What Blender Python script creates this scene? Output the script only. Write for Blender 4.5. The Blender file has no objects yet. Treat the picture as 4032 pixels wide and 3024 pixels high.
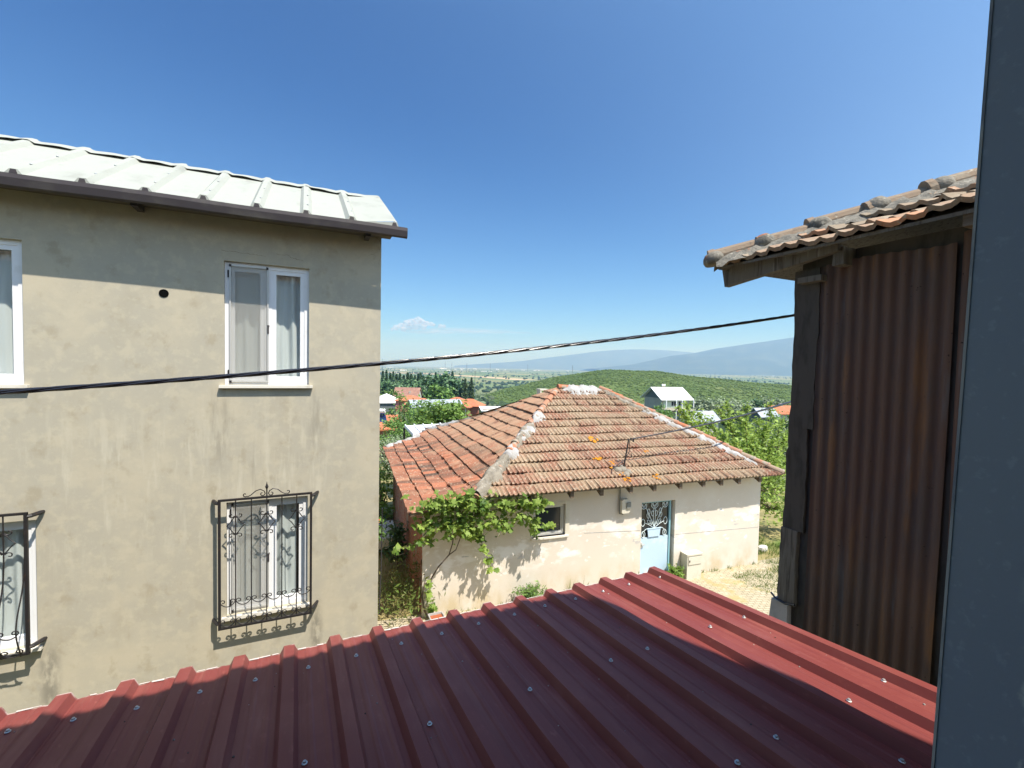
import bpy, math, random
import numpy as np
from mathutils import Vector, Matrix
sc = bpy.context.scene
COL = sc.collection
R = math.radians
V = lambda *a: np.array(a, float)

# ------------------------------------------------------------------ camera
F, CX, CY = 1800.0, 2016.0, 1512.0          # focal length and centre in photo pixels
YAW, PITCH, ROLL = R(24.3), R(2.15), R(1.2)
fwd0 = V(math.sin(YAW), math.cos(YAW), 0); rgt0 = V(math.cos(YAW), -math.sin(YAW), 0); up0 = V(0, 0, 1)
fwd = math.cos(PITCH)*fwd0 - math.sin(PITCH)*up0
up1 = math.cos(PITCH)*up0 + math.sin(PITCH)*fwd0
rgt = math.cos(ROLL)*rgt0 + math.sin(ROLL)*up1
upv = math.cos(ROLL)*up1 - math.sin(ROLL)*rgt0
cd = bpy.data.cameras.new("camera"); cam = bpy.data.objects.new("camera", cd); COL.objects.link(cam)
cam.matrix_world = Matrix(((rgt[0], upv[0], -fwd[0], 0), (rgt[1], upv[1], -fwd[1], 0), (rgt[2], upv[2], -fwd[2], 0), (0, 0, 0, 1)))
cd.sensor_width = 36; cd.lens = 36*F/4032; cd.clip_start = 0.02; cd.clip_end = 80000
sc.camera = cam

# ------------------------------------------------------------------ sky, sun, exposure
LDIR = V(-.2095, .4372, -.8746)             # direction the sunlight travels
W = bpy.data.worlds.new("World"); sc.world = W; W.use_nodes = True
nt = W.node_tree; bg = nt.nodes["Background"]
sky = nt.nodes.new("ShaderNodeTexSky"); sky.sky_type = 'NISHITA'; sky.sun_disc = False
sky.sun_elevation = math.asin(-LDIR[2]); sky.sun_rotation = math.atan2(-LDIR[0], -LDIR[1])
sky.altitude = 200; sky.air_density = 1.0; sky.dust_density = 0.4; sky.ozone_density = 2.5
# away from the sun the sky is a deeper blue, towards the sun it is paler and brighter
geo = nt.nodes.new("ShaderNodeTexCoord"); dt = nt.nodes.new("ShaderNodeVectorMath"); dt.operation = 'DOT_PRODUCT'; dt.inputs[1].default_value = tuple(-LDIR)
nt.links.new(geo.outputs["Generated"], dt.inputs[0])
mr = nt.nodes.new("ShaderNodeMapRange"); mr.interpolation_type = 'SMOOTHSTEP'; mr.inputs[1].default_value = 0; mr.inputs[2].default_value = 1.3; nt.links.new(dt.outputs["Value"], mr.inputs[0])
deep = nt.nodes.new("ShaderNodeMix"); deep.data_type = 'RGBA'; deep.blend_type = 'MULTIPLY'; deep.inputs[0].default_value = 1; deep.inputs[7].default_value = (.185, .41, .70, 1)
pale = nt.nodes.new("ShaderNodeMix"); pale.data_type = 'RGBA'; pale.blend_type = 'MULTIPLY'; pale.inputs[0].default_value = 1; pale.inputs[7].default_value = (2.2, 2.3, 2.05, 1)
both = nt.nodes.new("ShaderNodeMix"); both.data_type = 'RGBA'
nt.links.new(sky.outputs[0], deep.inputs[6]); nt.links.new(sky.outputs[0], pale.inputs[6]); nt.links.new(mr.outputs[0], both.inputs[0]); nt.links.new(deep.outputs[2], both.inputs[6]); nt.links.new(pale.outputs[2], both.inputs[7])
# paler towards the horizon
sz = nt.nodes.new("ShaderNodeSeparateXYZ"); nt.links.new(geo.outputs["Generated"], sz.inputs[0])
me = nt.nodes.new("ShaderNodeMapRange"); me.interpolation_type = 'SMOOTHSTEP'; me.inputs[1].default_value = .60; me.inputs[2].default_value = 0; nt.links.new(sz.outputs[2], me.inputs[0])
low = nt.nodes.new("ShaderNodeMix"); low.data_type = 'RGBA'; low.blend_type = 'MULTIPLY'; low.inputs[7].default_value = (2.25, 1.62, 1.26, 1)
nt.links.new(me.outputs[0], low.inputs[0]); nt.links.new(both.outputs[2], low.inputs[6])
nt.links.new(low.outputs[2], bg.inputs[0]); bg.inputs[1].default_value = 0.11
sd = bpy.data.lights.new("sun", 'SUN'); sd.energy = 5.0; sd.angle = R(0.53); sd.color = (1, .95, .87)
so = bpy.data.objects.new("sun", sd); COL.objects.link(so); so.location = (0, -20, 60)
so.rotation_euler = Vector(LDIR).to_track_quat('-Z', 'Y').to_euler()
sc.view_settings.view_transform = 'Standard'; sc.view_settings.look = 'None'
sc.view_settings.exposure = 0.75; sc.view_settings.gamma = 1
sc.render.engine = 'CYCLES'
sc.cycles.use_denoising = True
sc.cycles.max_bounces = 7; sc.cycles.transparent_max_bounces = 16; sc.cycles.volume_bounces = 0
sc.cycles.sample_clamp_indirect = 6

# ------------------------------------------------------------------ rays through photo pixels, onto planes of the place
def ray(x, y): return fwd + rgt*((x-CX)/F) - upv*((y-CY)/F)
def onY(x, y, Y): d = ray(x, y); return d*Y/d[1]
def onX(x, y, X): d = ray(x, y); return d*X/d[0]
def onZ(x, y, Z): d = ray(x, y); return d*Z/d[2]
def onP(x, y, p, n): d = ray(x, y); return d*(np.dot(p, n))/np.dot(d, n)
def at(x, y, dep): return ray(x, y)*dep

# ------------------------------------------------------------------ mesh builder
class MB:
    def __init__(s): s.v = []; s.f = []; s.t = []
    def add(s, vs, fs, t=.5):
        b = len(s.v); s.v.extend([tuple(map(float, p)) for p in vs])
        for f in fs: s.f.append(tuple(b+i for i in f)); s.t.append(t)
    def quad(s, a, b, c, d, t=.5): s.add([a, b, c, d], [(0, 1, 2, 3)], t)
    def obox(s, o, x, y, z, t=.5):
        o = np.array(o, float); x = np.array(x, float); y = np.array(y, float); z = np.array(z, float)
        if np.dot(np.cross(x, y), z) < 0: o = o+x; x = -x
        P = [o, o+x, o+x+y, o+y, o+z, o+x+z, o+x+y+z, o+y+z]
        s.add(P, [(0, 3, 2, 1), (4, 5, 6, 7), (0, 1, 5, 4), (1, 2, 6, 5), (2, 3, 7, 6), (3, 0, 4, 7)], t)
    def box(s, a, b, t=.5):
        s.obox(a, (b[0]-a[0], 0, 0), (0, b[1]-a[1], 0), (0, 0, b[2]-a[2]), t)
    def prism(s, poly, ext, t=.5):
        n = len(poly); e = np.array(ext, float); P = [np.array(p, float) for p in poly]; Q = [p+e for p in P]
        s.add(P+Q, [tuple(range(n))[::-1], tuple(range(n, 2*n))] + [(i, (i+1) % n, n+(i+1) % n, n+i) for i in range(n)], t)
    def grid(s, P, closed=False, t=.5, flip=False):
        nu, nv = len(P), len(P[0]); b = len(s.v)
        for r in P: s.v.extend([tuple(map(float, p)) for p in r])
        for i in range(nu-1):
            for j in range(nv if closed else nv-1):
                k = (j+1) % nv; q = (b+i*nv+j, b+i*nv+k, b+(i+1)*nv+k, b+(i+1)*nv+j)
                s.f.append(q[::-1] if flip else q); s.t.append(t if not callable(t) else t(i, j))
    def tube(s, pts, r, n=6, t=.5, cap=True):
        pts = [np.array(p, float) for p in pts]; m = len(pts)
        rr = [r]*m if np.isscalar(r) else list(r)
        tg = []
        for i in range(m):
            d = pts[min(i+1, m-1)]-pts[max(i-1, 0)]; tg.append(d/(np.linalg.norm(d)+1e-12))
        a = np.array((0, 0, 1.)) if abs(tg[0][2]) < .9 else np.array((1., 0, 0))
        u = np.cross(tg[0], a); u /= np.linalg.norm(u)
        G = []
        for i in range(m):
            u = u-tg[i]*np.dot(u, tg[i]); u /= np.linalg.norm(u); w = np.cross(tg[i], u)
            G.append([pts[i]+rr[i]*(math.cos(2*math.pi*k/n)*u+math.sin(2*math.pi*k/n)*w) for k in range(n)])
        b = len(s.v); s.grid(G, True, t)
        if cap:
            s.f.append(tuple(b+k for k in range(n))[::-1]); s.t.append(t)
            s.f.append(tuple(b+(m-1)*n+k for k in range(n))); s.t.append(t)
    def lathe(s, c, prof, n=12, axis=None, t=.5):      # prof: list of (radius, height along axis)
        ax = np.array(axis if axis is not None else (0, 0, 1), float); ax /= np.linalg.norm(ax)
        a = np.array((1., 0, 0)) if abs(ax[0]) < .8 else np.array((0, 1., 0))
        u = np.cross(ax, a); u /= np.linalg.norm(u); w = np.cross(ax, u); c = np.array(c, float)
        G = [[c+ax*h+r*(math.cos(2*math.pi*k/n)*u+math.sin(2*math.pi*k/n)*w) for k in range(n)] for r, h in prof]
        b = len(s.v); s.grid(G, True, t)
        s.f.append(tuple(b+k for k in range(n))[::-1]); s.t.append(t)
        s.f.append(tuple(b+(len(prof)-1)*n+k for k in range(n))); s.t.append(t)
    def build(s, name, mat, parent=None, smooth=False, loc=None, label=None):
        o3 = V(0, 0, 0)
        if parent is not None:
            r = parent
            while r.parent is not None: r = r.parent
            o3 = np.array(r.location)
        elif loc is not None: o3 = np.array(loc, float)
        me = bpy.data.meshes.new(name)
        vs = np.array(s.v, float).reshape(-1, 3)-o3
        me.from_pydata(vs.tolist(), [], s.f); me.update()
        at_ = me.attributes.new('tint', 'FLOAT', 'FACE'); at_.data.foreach_set('value', np.array(s.t, np.float32))
        if smooth: me.polygons.foreach_set('use_smooth', [True]*len(me.polygons))
        me.materials.append(mat)
        ob = bpy.data.objects.new(name, me); COL.objects.link(ob)
        if parent is not None: ob.parent = parent
        elif loc is not None: ob.location = o3
        if label: ob['label'] = label
        return ob

def tag(o, label=None, cat=None, group=None, kind=None):
    if label: o['label'] = label
    if cat: o['category'] = cat
    if group: o['group'] = group
    if kind: o['kind'] = kind
    return o
def thing(name, label, cat, loc, group=None):
    o = bpy.data.objects.new(name, None); COL.objects.link(o); o.location = tuple(map(float, loc)); o.empty_display_size = .2
    return tag(o, label, cat, group)
def copy_tree(o, loc, label=None, rz=None, scale=None):
    r = o.copy(); COL.objects.link(r); r.location = tuple(map(float, loc))
    if rz is not None: r.rotation_euler = (0, 0, rz)
    if scale is not None: r.scale = scale if hasattr(scale, '__len__') else (scale,)*3
    if label: r['label'] = label
    for ch in list(o.children):
        c = ch.copy(); COL.objects.link(c); c.parent = r
        for g in list(ch.children):
            d = g.copy(); COL.objects.link(d); d.parent = c
    return r

# ------------------------------------------------------------------ materials
def M(name, base, rough=.8, var=(), tint=None, bump=None, spec=.3, metal=0, regions=(), wave=None, brick=None):
    m = bpy.data.materials.new(name); m.use_nodes = True; n = m.node_tree.nodes; l = m.node_tree.links
    p = n["Principled BSDF"]; p.inputs["Roughness"].default_value = rough; p.inputs["Metallic"].default_value = metal
    p.inputs["Specular IOR Level"].default_value = spec
    tc = n.new("ShaderNodeTexCoord").outputs["Object"]
    def rgb(c): return (c[0], c[1], c[2], 1)
    def mathn(op, a, b=None, c=None):
        k = n.new("ShaderNodeMath"); k.operation = op
        for i, x in enumerate((a, b, c)):
            if x is None: continue
            if hasattr(x, 'is_linked') or hasattr(x, 'links'): l.new(x, k.inputs[i])
            else: k.inputs[i].default_value = x
        return k.outputs[0]
    def mixc(fac, a, b):
        k = n.new("ShaderNodeMix"); k.data_type = 'RGBA'
        if isinstance(fac, float): k.inputs[0].default_value = fac
        else: l.new(fac, k.inputs[0])
        for i, x in ((6, a), (7, b)):
            if isinstance(x, tuple): k.inputs[i].default_value = rgb(x)
            else: l.new(x, k.inputs[i])
        return k.outputs[2]
    def noise(scale, stretch=(1, 1, 1), detail=5, rough_=.6):
        mp = n.new("ShaderNodeMapping"); mp.inputs["Scale"].default_value = stretch; l.new(tc, mp.inputs[0])
        k = n.new("ShaderNodeTexNoise"); k.inputs["Scale"].default_value = scale; k.inputs["Detail"].default_value = detail
        k.inputs["Roughness"].default_value = rough_; l.new(mp.outputs[0], k.inputs["Vector"]); return k.outputs[0]
    def sstep(x, lo, hi):
        k = n.new("ShaderNodeMapRange"); k.interpolation_type = 'SMOOTHSTEP'; l.new(x, k.inputs[0])
        k.inputs[1].default_value = lo; k.inputs[2].default_value = hi
        k.inputs[3].default_value = 0; k.inputs[4].default_value = 1
        return k.outputs[0]
    col = tuple(base)
    if tint:
        a = n.new("ShaderNodeAttribute"); a.attribute_name = 'tint'
        cr = n.new("ShaderNodeValToRGB"); l.new(a.outputs["Fac"], cr.inputs[0])
        els = cr.color_ramp.elements
        for i, c in enumerate(tint):
            pos = i/(len(tint)-1)
            e = els[0] if i == 0 else (els[1] if i == len(tint)-1 else els.new(pos))
            e.position = pos; e.color = rgb(c)
        # element order can shift while adding: set again by position
        for e in els:
            i = round(e.position*(len(tint)-1)); e.color = rgb(tint[i])
        col = cr.outputs[0]
    if brick:
        c1, c2, mort, sc_, rot = brick
        mp = n.new("ShaderNodeMapping"); mp.inputs["Rotation"].default_value = rot; l.new(tc, mp.inputs[0])
        bt = n.new("ShaderNodeTexBrick"); l.new(mp.outputs[0], bt.inputs["Vector"])
        bt.inputs["Color1"].default_value = rgb(c1); bt.inputs["Color2"].default_value = rgb(c2); bt.inputs["Mortar"].default_value = rgb(mort)
        bt.inputs["Scale"].default_value = sc_; bt.inputs["Mortar Size"].default_value = .03; bt.inputs["Mortar Smooth"].default_value = .4
        col = bt.outputs[0]
    for L in var:                       # (colour, scale, lo, hi[, stretch[, opacity]])
        c, s_, lo, hi = L[:4]; st = L[4] if len(L) > 4 else (1, 1, 1); op = L[5] if len(L) > 5 else 1.0
        f = sstep(noise(s_, st), lo, hi)
        if op != 1.0: f = mathn('MULTIPLY', f, op)
        col = mixc(f, col, tuple(c))
    if regions:
        sx = n.new("ShaderNodeSeparateXYZ"); l.new(tc, sx.inputs[0])
        for c, lim, soft, ns, lo, hi, op in regions:     # stains with a place of their own: {axis: (min, max)}
            f = sstep(noise(ns[0], ns[1]), lo, hi)
            for ax, (a0, a1) in lim.items():
                x = sx.outputs[ax]; sf = soft[ax]
                f = mathn('MULTIPLY', f, sstep(x, a0-sf, a0+sf)); f = mathn('MULTIPLY', f, mathn('SUBTRACT', 1.0, sstep(x, a1-sf, a1+sf)))
            if op != 1.0: f = mathn('MULTIPLY', f, op)
            col = mixc(f, col, tuple(c))
    if isinstance(col, tuple): p.inputs["Base Color"].default_value = rgb(col)
    else: l.new(col, p.inputs["Base Color"])
    if bump:
        b = n.new("ShaderNodeBump"); b.inputs["Strength"].default_value = bump[1]; b.inputs["Distance"].default_value = bump[2]
        l.new(noise(bump[0], bump[3] if len(bump) > 3 else (1, 1, 1)), b.inputs["Height"]); l.new(b.outputs[0], p.inputs["Normal"])
    return m

def leaf_mat(name, tints, transl=.35, rough=.5):
    m = M(name, tints[0], rough, tint=tints, spec=.25)
    n = m.node_tree.nodes; l = m.node_tree.links; p = n["Principled BSDF"]; out = n["Material Output"]
    tr = n.new("ShaderNodeBsdfTranslucent"); mx = n.new("ShaderNodeMixShader"); mx.inputs[0].default_value = transl
    src = p.inputs["Base Color"].links[0].from_socket
    hs = n.new("ShaderNodeHueSaturation"); hs.inputs["Value"].default_value = 1.3; hs.inputs["Hue"].default_value = .485; l.new(src, hs.inputs["Color"])
    l.new(hs.outputs[0], tr.inputs[0]); l.new(p.outputs[0], mx.inputs[1]); l.new(tr.outputs[0], mx.inputs[2]); l.new(mx.outputs[0], out.inputs[0])
    return m
def glass_mat(name, tintc, alpha, rough=.02):
    m = bpy.data.materials.new(name); m.use_nodes = True; n = m.node_tree.nodes; l = m.node_tree.links
    n.remove(n["Principled BSDF"]); out = n["Material Output"]
    t = n.new("ShaderNodeBsdfTransparent"); t.inputs[0].default_value = (*tintc, 1)
    g = n.new("ShaderNodeBsdfGlossy"); g.inputs["Roughness"].default_value = rough
    ge = n.new("ShaderNodeNewGeometry"); dp = n.new("ShaderNodeVectorMath"); dp.operation = 'DOT_PRODUCT'; l.new(ge.outputs["Normal"], dp.inputs[0]); l.new(ge.outputs["Incoming"], dp.inputs[1])
    ab = n.new("ShaderNodeMath"); ab.operation = 'ABSOLUTE'; l.new(dp.outputs["Value"], ab.inputs[0])
    iv = n.new("ShaderNodeMath"); iv.operation = 'SUBTRACT'; iv.inputs[0].default_value = 1; l.new(ab.outputs[0], iv.inputs[1])
    pw = n.new("ShaderNodeMath"); pw.operation = 'POWER'; pw.inputs[1].default_value = 5; l.new(iv.outputs[0], pw.inputs[0])
    a = n.new("ShaderNodeMath"); a.operation = 'MULTIPLY_ADD'; a.inputs[1].default_value = .9; a.inputs[2].default_value = .05+alpha; l.new(pw.outputs[0], a.inputs[0])
    mx = n.new("ShaderNodeMixShader"); l.new(a.outputs[0], mx.inputs[0]); l.new(t.outputs[0], mx.inputs[1]); l.new(g.outputs[0], mx.inputs[2])
    l.new(mx.outputs[0], out.inputs[0]); return m
def veil_mat(name, c, cover, noise_scale=None):
    m = bpy.data.materials.new(name); m.use_nodes = True; n = m.node_tree.nodes; l = m.node_tree.links
    n.remove(n["Principled BSDF"]); out = n["Material Output"]
    t = n.new("ShaderNodeBsdfTransparent"); d = n.new("ShaderNodeBsdfDiffuse"); d.inputs[0].default_value = (*c, 1)
    tl = n.new("ShaderNodeBsdfTranslucent"); tl.inputs[0].default_value = (*c, 1)
    m1 = n.new("ShaderNodeMixShader"); m1.inputs[0].default_value = .3; l.new(d.outputs[0], m1.inputs[1]); l.new(tl.outputs[0], m1.inputs[2])
    mx = n.new("ShaderNodeMixShader"); mx.inputs[0].default_value = cover; l.new(t.outputs[0], mx.inputs[1]); l.new(m1.outputs[0], mx.inputs[2])
    l.new(mx.outputs[0], out.inputs[0]); return m

# materials in object (thing-local) coordinates
MAT = {}
MAT['plaster'] = M('plaster', (.385, .357, .287), .95,
    var=[((.445, .40, .305), 1.1, .42, .70, (1, 1, 1.3)), ((.335, .295, .215), 2.0, .52, .78, (1, 1, .6), .6), ((.455, .412, .315), 6.5, .48, .64, (1, 1, 1), .7), ((.325, .285, .205), 4.2, .54, .70, (1, 1, .8), .65), ((.475, .44, .345), 20, .54, .72, (1, 1, 1), .45),
         ((.25, .215, .15), 40, .58, .8, (1, 1, 1), .35)],
    regions=[((.50, .465, .37), {0: (.25, 3.3), 2: (3.05, 4.5)}, (.3, 1, .5), (3.5, (2.5, 1, .35)), .50, .68, .7),
             ((.20, .185, .15), {0: (3.07, 3.2), 2: (1.25, 1.95)}, (.06, 1, .2), (9, (1.5, 1, .6)), .35, .6, .85),
             ((.20, .185, .15), {0: (.38, .53), 2: (1.35, 2.05)}, (.06, 1, .2), (9, (1.5, 1, .6)), .35, .6, .85),
             ((.24, .22, .175), {0: (1.95, 2.13), 2: (4.0, 4.85)}, (.07, 1, .25), (6, (2, 1, .4)), .38, .65, .6),
             ((.24, .22, .175), {0: (3.05, 3.2), 2: (4.1, 4.85)}, (.07, 1, .25), (6, (2, 1, .4)), .38, .65, .6),
             ((.26, .24, .19), {0: (2.0, 3.2), 2: (3.7, 4.8)}, (.15, 1, .4), (4, (4, 1, .3)), .55, .75, .5)],
    bump=(90, .25, .004))
MAT['crack'] = M('crack', (.13, .115, .085), 1)
MAT['white_metal'] = M('white_metal', (.335, .35, .315), .6, var=[((.275, .285, .255), 3, .5, .75, (1, .35, 1)), ((.20, .20, .175), 14, .60, .8, (1, 1, 1), .6)], spec=.2)
MAT['gutter'] = M('gutter_brown', (.045, .038, .042), .6, var=[((.085, .078, .07), 5, .45, .75, (.5, 1, 1))])
MAT['soffit'] = M('soffit', (.10, .09, .075), .9)
MAT['pvc'] = M('white_pvc', (.74, .75, .77), .35, var=[((.64, .64, .63), 6, .55, .8)], spec=.45)
MAT['sill'] = M('marble_sill', (.66, .63, .56), .5, var=[((.5, .46, .38), 7, .5, .78)])
MAT['glass'] = glass_mat('window_glass', (.90, .94, .93), .06)
MAT['darkglass'] = M('dark_glass', (.02, .024, .026), .08, spec=.6)
MAT['curtain'] = veil_mat('tulle_curtain', (.88, .90, .90), .96)
MAT['screen'] = veil_mat('fly_screen', (.50, .49, .45), .52)
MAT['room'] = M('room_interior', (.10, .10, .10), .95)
MAT['iron'] = M('black_iron', (.018, .016, .017), .5, var=[((.05, .028, .018), 20, .55, .75)], spec=.4)
MAT['hole_shade'] = M('hole_shade_black', (.006, .006, .006), .9, spec=0)  # black colour standing in for the unlit inside of the vent hole
MAT['red_sheet'] = M('maroon_sheet', (.19, .045, .040), .50, var=[((.22, .060, .050), 2.5, .45, .7), ((.34, .13, .10), 1.7, .48, .74, (5, .35, 1), .28), ((.36, .16, .125), 6, .54, .76, (3, .3, 1), .25), ((.33, .12, .095), 30, .60, .78, (1, .5, 1), .5), ((.12, .030, .028), 55, .66, .78, (1, 1, 1), .5)],
    regions=[((.55, .46, .42), {1: (2.885, 3.2)}, (1, .006, 1), (11, (1, 1, 1)), .42, .6, .75)], bump=(2.0, .10, .02, (1, .3, 1)), spec=.26)
MAT['screw'] = M('zinc_screw', (.55, .56, .55), .4, metal=.7)
MAT['tile'] = M('clay_tile', (.3, .12, .07), .9, tint=[(.205, .108, .074), (.235, .127, .086), (.25, .15, .104), (.265, .17, .12), (.29, .13, .082)],
    var=[((.30, .228, .15), 1.6, .34, .60, (1, 1, 1), .8), ((.40, .35, .265), 20, .50, .66, (1, 1, 1), .8), ((.10, .08, .065), 9, .60, .74, (1.5, .6, 1), .8), ((.55, .51, .44), 55, .64, .74, (1, 1, 1), .8)], bump=(60, .4, .006))
MAT['tile_red'] = M('clay_tile_left', (.3, .1, .05), .9, tint=[(.09, .06, .048), (.24, .10, .066), (.29, .128, .084), (.285, .15, .105), (.33, .135, .082)],
    var=[((.38, .24, .16), 2.0, .50, .72, (1, 1, 1), .6), ((.46, .40, .31), 24, .56, .70, (1, 1, 1), .8), ((.07, .055, .045), 4.5, .60, .70, (.7, 1.6, 1), .75)],
    regions=[((.34, .23, .155), {0: (1.9, 9)}, (.8, 1, 1), (3, (1, 1, 1)), .25, .55, .75)], bump=(60, .4, .006))
MAT['tile_grey'] = M('weathered_tile', (.2, .17, .14), .95, tint=[(.23, .185, .135), (.32, .235, .16), (.38, .26, .165), (.42, .215, .125)],
    var=[((.30, .26, .20), 6, .50, .70, (1, 1, 1), .8), ((.10, .09, .08), 14, .58, .72, (1, 1, 1), .7), ((.42, .38, .30), 30, .6, .72)], bump=(50, .5, .008))
MAT['cap'] = M('ridge_tile', (.36, .16, .09), .9, tint=[(.42, .15, .075), (.34, .17, .11), (.30, .22, .16)], var=[((.30, .27, .22), 6, .46, .66), ((.12, .10, .08), 18, .6, .75)], bump=(40, .5, .01))
MAT['mortar'] = M('white_mortar', (.33, .325, .32), .95, var=[((.25, .235, .21), 4, .46, .70), ((.44, .44, .44), 7, .48, .7)], bump=(25, .5, .015))
MAT['mortar_grey'] = M('grey_mortar', (.235, .21, .17), .95, var=[((.15, .135, .11), 6, .45, .7), ((.33, .31, .27), 9, .54, .7), ((.45, .22, .04), 12, .70, .76)], bump=(25, .8, .02))
MAT['lichen_grey'] = M('lichen_mortar', (.20, .185, .155), .95, var=[((.11, .105, .09), 7, .45, .65), ((.33, .31, .26), 22, .56, .7), ((.33, .14, .07), 5, .62, .7)], bump=(30, .9, .02))
MAT['lichen'] = M('orange_lichen', (.50, .20, .015), .95, bump=(60, .6, .01))
MAT['limewash'] = M('limewash', (.60, .545, .475), .95,
    var=[((.635, .59, .525), 1.3, .45, .7), ((.55, .49, .415), 2.8, .55, .78, (1, 1, 1), .6)],
    regions=[((.80, .78, .77), {2: (.75, 1.55)}, (1, 1, .28), (1.3, (1, 1, 1.8)), .52, .64, .75),
             ((.80, .78, .77), {2: (.55, 1.9)}, (1, 1, .2), (5, (1, 1, 1.3)), .61, .69, .7),
             ((.42, .41, .41), {2: (.95, 1.45)}, (1, 1, .1), (2.6, (1, 1, 2.2)), .655, .672, .9),
             ((.48, .39, .24), {2: (-1, .42)}, (1, 1, .3), (2.5, (1, 1, .6)), .38, .68, .8)], bump=(35, .3, .006))
MAT['brick'] = M('worn_brick', (.3, .1, .05), .95, brick=((.42, .15, .085), (.32, .11, .065), (.34, .27, .21), 3.4, (0, R(90), R(90))),
    var=[((.33, .125, .075), 3, .45, .7, (1, 1, 1), .6), ((.34, .29, .23), 2.2, .56, .66, (1, 1.5, .6), .9), ((.08, .05, .04), 5, .6, .75)], bump=(14, .8, .03))
MAT['wood'] = M('old_wood', (.115, .085, .06), .9, var=[((.18, .15, .12), 10, .45, .7, (.3, .3, 3))], bump=(40, .4, .005))
MAT['wood_grey'] = M('weathered_wood', (.17, .155, .135), .95, var=[((.09, .08, .07), 12, .48, .68, (3, 3, .25)), ((.30, .28, .25), 20, .58, .75, (3, 3, .2))], bump=(40, .6, .01, (3, 3, .3)))
MAT['blue_door'] = M('blue_door_paint', (.44, .58, .72), .45, var=[((.52, .65, .76), 3, .5, .7)])
MAT['blue_frame'] = M('blue_frame', (.22, .42, .50), .5)
MAT['ornament'] = M('pale_ornament', (.62, .72, .76), .5)
MAT['cream'] = M('cream_box', (.58, .545, .46), .7, var=[((.50, .46, .37), 5, .5, .75)])
MAT['grey_plastic'] = M('grey_cover', (.20, .21, .20), .5)
MAT['alu'] = M('aluminium_frame', (.52, .52, .50), .4, metal=.3)
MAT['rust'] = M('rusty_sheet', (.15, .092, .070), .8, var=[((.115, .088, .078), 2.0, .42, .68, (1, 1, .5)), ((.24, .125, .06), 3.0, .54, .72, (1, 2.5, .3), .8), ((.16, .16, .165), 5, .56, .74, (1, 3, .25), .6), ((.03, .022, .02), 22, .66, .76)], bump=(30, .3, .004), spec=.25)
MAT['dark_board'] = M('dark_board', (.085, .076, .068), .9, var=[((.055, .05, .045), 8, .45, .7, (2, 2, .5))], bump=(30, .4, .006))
MAT['grey_plaster'] = M('grey_render', (.48, .48, .50), .9, var=[((.36, .36, .37), 4, .5, .7)])
MAT['frame_paint'] = M('bluegrey_paint', (.275, .325, .38), .42, regions=[((.55, .60, .58), {1: (.098, .119)}, (1, .004, 1), (45, (1, 1, .6)), .52, .60, .9)], var=[((.26, .315, .38), 3, .4, .7), ((.37, .43, .50), 120, .56, .7, (1, 1, 1), .5), ((.55, .58, .56), 9, .70, .75, (1, 1, 1), .8)], bump=(260, .12, .0008))
MAT['house_wall'] = M('own_wall', (.42, .38, .31), .9)
MAT['cable'] = M('black_cable', (.014, .014, .020), .22, spec=.9)
MAT['steel'] = M('dark_steel', (.05, .045, .045), .5, metal=.4)
MAT['bark'] = M('bark', (.11, .085, .065), .95, var=[((.18, .15, .12), 12, .5, .7, (1, 1, .3))], bump=(40, .6, .01))
MAT['leaf_vine'] = leaf_mat('vine_leaf', [(.045, .12, .016), (.105, .235, .026), (.20, .36, .05), (.35, .47, .11)], .42)
MAT['leaf_fig'] = leaf_mat('fig_leaf', [(.038, .09, .018), (.085, .175, .030), (.145, .255, .045), (.23, .36, .085)], .3)
MAT['leaf_mulb'] = leaf_mat('mulberry_leaf', [(0.065, 0.143, 0.021), (0.130, 0.258, 0.034), (0.216, 0.373, 0.057), (0.359, 0.492, 0.115)], .4)
MAT['leaf_green'] = leaf_mat('green_leaf', [(0.044, 0.102, 0.025), (0.088, 0.184, 0.038), (0.149, 0.280, 0.060), (0.219, 0.367, 0.088)], .25)
MAT['leaf_olive'] = leaf_mat('olive_leaf', [(0.105, 0.149, 0.079), (0.175, 0.236, 0.131), (0.263, 0.333, 0.193), (0.385, 0.455, 0.298)], .2)
MAT['leaf_dark'] = leaf_mat('dark_leaf', [(0.027, 0.068, 0.033), (0.049, 0.114, 0.046), (0.079, 0.164, 0.064), (0.125, 0.227, 0.091)], .15)
MAT['leaf_cyp'] = leaf_mat('cypress_leaf', [(0.056, 0.111, 0.056), (0.091, 0.171, 0.078), (0.129, 0.230, 0.102), (0.183, 0.307, 0.139)], .15)
MAT['leaf_pop'] = leaf_mat('poplar_leaf', [(.04, .07, .03), (.07, .115, .045), (.10, .15, .06), (.14, .20, .08)], .2)
MAT['leaf_dry'] = leaf_mat('dry_leaf', [(.16, .11, .05), (.30, .22, .10), (.42, .33, .18), (.12, .20, .04)], .25)
MAT['grass'] = leaf_mat('grass_blade', [(.10, .16, .03), (.30, .27, .11), (.42, .35, .17), (.14, .22, .05)], .3)
MAT['scrub'] = M('scrub', (.06, .1, .03), .95, tint=[(.060, .098, .022), (.070, .113, .026), (.082, .128, .031), (.098, .146, .038)], var=[((.11, .145, .045), .018, .50, .66, (1, 1, 1), .6), ((.04, .07, .018), .03, .56, .7, (1, 1, .4), .6)])
MAT['grove'] = M('olive_grove', (.1, .13, .08), .95, tint=[(.05, .078, .035), (.075, .11, .05), (.11, .145, .08), (.15, .185, .11)])
MAT['far_tree'] = M('far_tree', (.03, .06, .03), .95, tint=[(.02, .04, .02), (.035, .065, .03), (.05, .085, .04)])
MAT['far_white'] = M('far_white', (.78, .79, .80), .8)
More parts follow.
